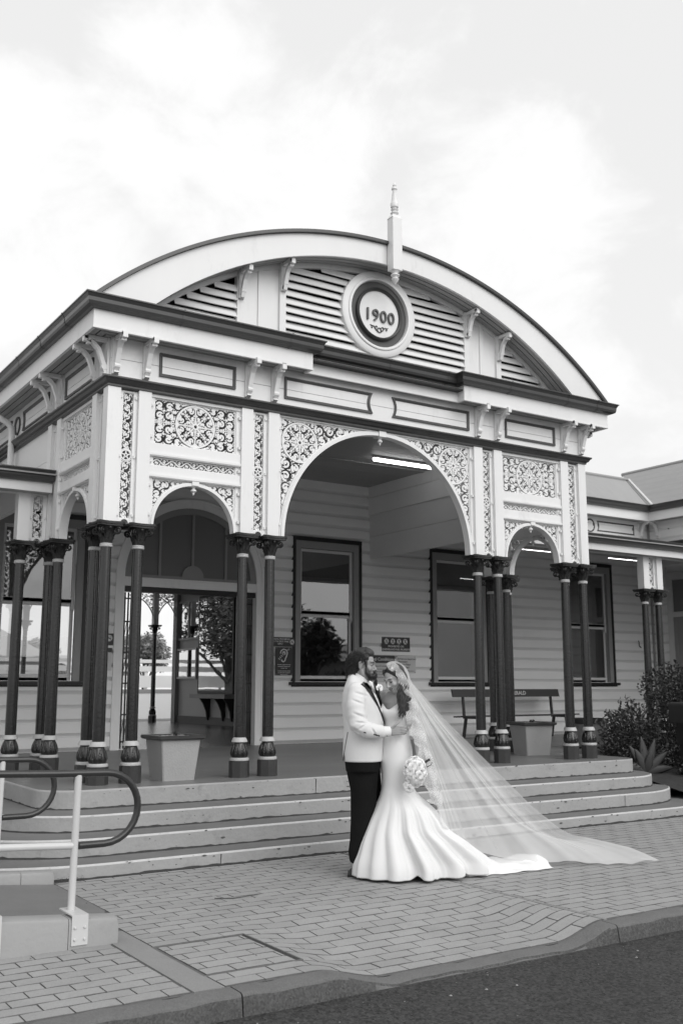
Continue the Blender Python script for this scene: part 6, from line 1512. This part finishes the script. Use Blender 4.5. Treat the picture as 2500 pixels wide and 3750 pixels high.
for x, y in ((.17,.04), (.24,-.03)): limb(m, [V(x,y,.95), V(x,y,.5), V(x,y,.03)], [.055,.04,.03])
bb = remesh(m, 'body', SKINB, .0045, 3, br)
face_bits(T, Rm, sB, bb, False, LIP, 1.3, .010)
# gown: bodice and mermaid skirt as one folded surface
NG = 300; rows = []
PR = [(1.372,.190,.123,.110), (1.34,.186,.127,.120), (1.30,.190,.118,.116), (1.25,.197,.101,.097), (1.205,.199,.093,.088), (1.15,.200,.104,.098), (1.08,.203,.122,.112), (1.0,.205,.136,.124), (.90,.204,.143,.130), (.80,.210,.141,.130), (.72,.213,.142,.132), (.665,.213,.148,.138), (.60,.232,.186,.165), (.51,.262,.262,.205), (.42,.272,.322,.225), (.33,.282,.370,.245), (.24,.325,.450,.262), (.16,.362,.510,.275), (.08,.400,.575,.288), (.02,.418,.603,.295), (-.035,.420,.610,.298)]
rr = random.Random(4)
FOLD = [(-2.62,.10,.4), (-2.25,.13,.8), (-1.93,.12,1.0), (-1.70,.09,-1.5), (-1.52,.11,1.2), (-1.28,.09,-1.3), (-1.08,.12,1.15), (-.86,.10,-1.0), (-.66,.13,1.1), (-.40,.12,-.5), (-.15,.15,.35), (1.6,.25,.5), (2.2,.25,.5)]
for z, cx, a, b in PR:
    ring = []; g = (1-ss(.05, .70, z))**1.0; cyg = -.05*(1-ss(0, .62, z))
    for k in range(NG):
        t = 2*PI*k/NG; tt = (t+PI) % (2*PI)-PI
        f = 0.0
        for p, w, h in FOLD:
            d = (tt-p+PI) % (2*PI)-PI; f += h*math.exp(-(d/w)**2)
        k_ = 1+.135*f*g
        for p, w, h in ((-1.82,.035,1.0), (-1.60,.022,.9), (-1.41,.03,1.2), (-1.18,.026,1.1), (-.965,.03,1.1), (-.76,.03,1.0), (-.52,.04,.8), (-2.10,.05,.6)):
            d = (tt-p-.05*(z-.3)+PI) % (2*PI)-PI; k_ -= .085*h*g*math.exp(-(d/w)**2)
        x, y = cx+a*k_*math.cos(t), cyg+b*k_*math.sin(t)
        y += .34*max(0, x-.30)*(1-ss(.05, .5, z)); zz = z
        if z > 1.36:        # sweetheart neckline
            zz = z + .030*math.exp(-((tt+2.65)/.30)**2) + .034*math.exp(-((tt+1.20)/.42)**2) - .020*math.exp(-((tt+2.05)/.32)**2)
        if z < .1: zz = max(z, G+.006)+ (.05*math.exp(-((tt+.95)/.10)**2)+.03*math.exp(-((tt+1.68)/.07)**2)+.05*max(0, math.sin(tt+.1))*0)*(1-ss(-.03, .12, z))
        if 1.22 < z < 1.37: # bust cups
            for p in (-2.45, -1.30): d = (tt-p+PI) % (2*PI)-PI; kk = .024*math.exp(-(d/.42)**2)*math.exp(-((z-1.325)/.045)**2); x += kk*math.cos(t); y += kk*math.sin(t)
        ring.append((x, y, zz-G))
    rows.append(ring)
# densify between rows with smooth interpolation
R_ = np.array(rows); out = []
for i in range(len(R_)-1):
    p0, p1, p2, p3 = R_[max(i-1,0)], R_[i], R_[i+1], R_[min(i+2,len(R_)-1)]
    for q in range(4):
        u = q/4; out.append(.5*((2*p1)+(-p0+p2)*u+(2*p0-5*p1+4*p2-p3)*u*u+(-p0+3*p1-3*p2+p3)*u**3))
out.append(R_[-1])
top_in = [(.190+(p[0]-.190)*.93, p[1]*.93, p[2]-.012) for p in out[0]]
m = MB(); m.loft([top_in]+[[tuple(p) for p in r] for r in out], caps=False)
gn = m.build('gown', SATW, br, smooth='all', fix=True)
sol = gn.modifiers.new('t', 'SOLIDIFY'); sol.thickness = .004
# train: a rumpled swathe lying on the pavers
m = MB(); n, w = 70, 40
cl_ = [(.60,.10,.12), (.74,.14,.17), (.92,.22,.18), (1.12,.31,.16), (1.35,.43,.14), (1.56,.52,.115)]
for i in range(n+1):
    u = i/n*(len(cl_)-1); j = min(int(u), len(cl_)-2); q = u-j; c = [cl_[j][k]*(1-q)+cl_[j+1][k]*q for k in range(3)]
    d = Vector((.92, .40)).normalized() if i else Vector((.92,.40)).normalized(); nrm = Vector((-d.y, d.x))
    U = i/n
    for k in range(w+1):
        s_ = k/w*2-1; wid = c[2]*(1.15+.10*math.sin(U*23+1)*(s_ < 0)+.06*math.sin(U*41))
        prof = max(0, 1-abs(s_)**2.6)
        hgt = (.30*(1-U)**2.6+.085+.02*math.sin(U*17))*prof*(.72+.28*math.cos(s_*2.6+U*7)) + .018*math.sin(s_*9+U*26)*prof + .012*math.sin(U*52+s_*5)*prof*(1-.4*U)
        end = ss(1.0, .965, U)
        m.v.append((c[0]+nrm.x*wid*s_, c[1]+nrm.y*wid*s_, max(.008, hgt*end+.008)))
for i in range(n):
    for k in range(w): a = i*(w+1)+k; m.f.append((a, a+1, a+w+2, a+w+1))
m.build('train', SATW, br, smooth='all', fix=False)
# hair
m = MB(); 
def EH2(c, r, n=9): m.ell(T(*c), tuple(v*sB for v in r), n, Rm)
EH2((0,-.026,.050), (.084,.100,.088), 12); EH2((0,-.055,-.01), (.078,.075,.10), 10)
for q in (-1, 1): m.tube([T(q*.03,.060,.112), T(q*.062,.040,.085), T(q*.080,.012,.03), T(q*.080,-.005,-.04), T(q*.072,-.02,-.10)], [.014*sB,.018*sB,.017*sB,.018*sB,.020*sB], 8)
hb = remesh(m, 'hair', HAIRB, .006, 2, br)
m = MB(); rr = random.Random(9)
for k in range(190):     # long waved locks over her left shoulder
    st = V(.268+rr.uniform(-.014,.02), -.10+rr.uniform(-.03,.03), 1.585+rr.uniform(-.03,.03)); ph = rr.uniform(-.5,.5); L_ = rr.uniform(.20,.30); off = rr.uniform(-.028,.028); pts = []
    for q in range(15):
        t = q/14; x = st.x+(-.006+.008*t)+off*(.3+1.1*math.sin(PI*min(1, t*1.1))*.9)+.016*math.sin(2*PI*1.75*t+ph)*(.25+t)+(-.02*t*t if off < 0 else .008*t); y = -.115-.055*math.sin(PI*.5*min(1, t*1.5))+off*.3+.008*math.cos(2*PI*1.75*t+ph); pts.append((x, y, st.z-L_*t))
    m.tube(pts, [.0036*(1-.1*q/14)*(1 if q < 12 else (15-q)/4) for q in range(15)], 5)
m.build('long_waves', HAIRB, hb, smooth='all')
m = MB()
for k in range(60):
    a = rr.uniform(-1.2, 1.2); pts = [T(math.sin(a)*.070, .052*math.cos(a)+.01, .118-.02*abs(a)), T(math.sin(a)*.086, .01, .115-.035*abs(a)), T(math.sin(a)*.088, -.06, .08-.04*abs(a))]; m.tube(pts, [.003,.004,.003], 4)
m.build('parting_strands', HAIRB, hb, smooth='all')
# veil
crown = T(0, -.03, .148)
def depth_fix(s_, z, y):    # picture-plane coordinates -> point at depth y
    k = (9.07+y)/9.07; return (s_*k, y, (1.55+(z-1.55)*k)-G)
HEM = [(.0,.535,.585,-.14), (.10,.60,.36,-.10), (.22,.72,.24,.02), (.34,.85,.16,.16), (.46,1.08,.10,.28), (.58,1.40,.06,.42), (.70,1.72,.075,.52), (.82,2.02,.045,.56), (.92,2.27,.04,.58), (1.0,2.425,.085,.62)]
hem = lambda v: tuple(float(np.interp(v, [h[0] for h in HEM], [h[j] for h in HEM])) for j in (1,2,3))
NV, NU = 150, 64; m = MB()
UP = np.array([(.335,1.595,.05), (.62,1.265,.22), (.888,.994,.36), (1.08,.803,.46), (1.365,.519,.60), (1.60,.335,.74), (1.70,.287,.80), (1.802,.272,.84), (2.0,.232,.82), (2.184,.190,.78), (2.32,.135,.72), (2.425,.085,.62)])
UT = np.concatenate([[0], np.cumsum(np.hypot(np.diff(UP[:, 0]), np.diff(UP[:, 1])))]); UT = UT/UT[-1]
VS1 = Vector(depth_fix(*UP[0])); VE1 = Vector(depth_fix(*UP[-1]))
for i in range(NV+1):
    v = i/NV; hx, hz, hy = hem(v); end = Vector(depth_fix(hx, hz, hy))
    # start on the head: from the forehead line back over the crown
    a = v; s0 = T(.045-.06*a, -.01-.075*a, .124+.026*math.sin(PI*(.3+.5*a)))+Vector((.0,0,.004))
    sh1 = V(.305+.03*v, -.115+.165*v, 1.50+.095*v)
    hang = hp_ = None
    for j in range(NU+1):
        u = j/NU
        if u < .10:
            t = u/.10; p = s0.lerp(sh1, t); bul = math.sin(PI*t)*.030; p = p+Vector((bul*.9, -.01*math.sin(PI*t)*(1-v), bul*.75))
        else:
            t = (u-.10)/.90; p = sh1.lerp(end, t); q1 = VS1.lerp(VE1, t)
            x1, z1, y1 = (float(np.interp(t, UT, UP[:, k])) for k in range(3)); b1 = Vector(depth_fix(x1, z1, y1))
            p += (b1-q1)*(ss(.35, 1.0, v)**1.3); p.z -= .05*math.sin(PI*t)*(1-v)*v
            if v < .25: p.x += .012*math.sin(PI*t)
        fo = ss(.04, .35, u); ph = v*34+2.6*math.sin(v*9)+.5*math.sin(u*3+v*5)
        amp = .022*fo*(.55+.45*math.sin(v*13+1))
        p.y += amp*math.sin(ph)*1.3+.0035*fo*math.sin(v*118+u*2)*math.sin(v*7); p.x += amp*.35*math.cos(ph*.9)
        p.z += .004*fo*math.sin(ph*1.1+1)
        gz = .012+.012*abs(math.sin(v*37+u*11))+.03*max(0, math.sin(v*21))*ss(.75,.95,u)
        # lie on the train / pavers
        m.v.append((p.x, p.y, max(gz, p.z)))
for i in range(NV):
    for j in range(NU): a = i*(NU+1)+j; m.f.append((a, a+1, a+NU+2, a+NU+1))
vl = m.build('veil', TULLE, br, smooth='all', fix=False)
# lace border with a scalloped edge
path = [(.128,-.150,1.715), (.165,-.165,1.735), (.205,-.150,1.712), (.240,-.138,1.665), (.268,-.142,1.60), (.283,-.148,1.545), (.303,-.155,1.48), (.327,-.16,1.42), (.345,-.165,1.355), (.345,-.17,1.29), (.370,-.175,1.21), (.400,-.18,1.13), (.425,-.18,1.05), (.450,-.175,.97), (.475,-.17,.88), (.500,-.165,.78), (.525,-.155,.68), (.540,-.145,.60), (.520,-.14,.555)]
PTH = np.array(path); tt = np.linspace(0, len(path)-1, 240); cx = [np.interp(tt, range(len(path)), PTH[:, k]) for k in range(3)]
m = MB(); nn_ = 9
for i in range(240):
    u = i/239; dx = cx[0][min(i+1,239)]-cx[0][max(i-1,0)]; dz = cx[2][min(i+1,239)]-cx[2][max(i-1,0)]; L_ = math.hypot(dx, dz)+1e-9; nx_, nz_ = dz/L_, -dx/L_
    w_l = (.026+.020*abs(math.sin(u*15*PI*.5))+.006*math.sin(u*90))*(1+.5*ss(.2,.5,u)); w_r = (.018+.016*abs(math.sin(u*11*PI*.5+.8)))*(1+.6*ss(.2,.5,u))
    for k in range(nn_):
        q = k/(nn_-1); o_ = -w_r*(1-q)+w_l*q
        m.v.append((cx[0][i]+nx_*o_, cx[1][i]-.010-.006*math.sin(u*60+q*4), cx[2][i]+nz_*o_-G))
for i in range(239):
    for k in range(nn_-1): a = i*nn_+k; m.f.append((a, a+1, a+nn_+1, a+nn_))
m.build('lace_border', LACE, vl, smooth='all', fix=False)
# heavier gathered threads of the tulle, real ridges
m = MB(); rr = random.Random(2)
for v in (.33, .47, .60, .72, .81, .93, 1.0):
    i = int(round(v*NV)); pts = [Vector(vl.data.vertices[i*(NU+1)+j].co)+Vector((0,-.006,.003)) for j in range(7, int(NU*rr.uniform(.6,1)))]
    m.tube(pts, [.0011]*len(pts), 4, caps=False)
m.build('veil_edge', sheer('tulle_edge', .28, .45), vl, smooth='all', fix=False)
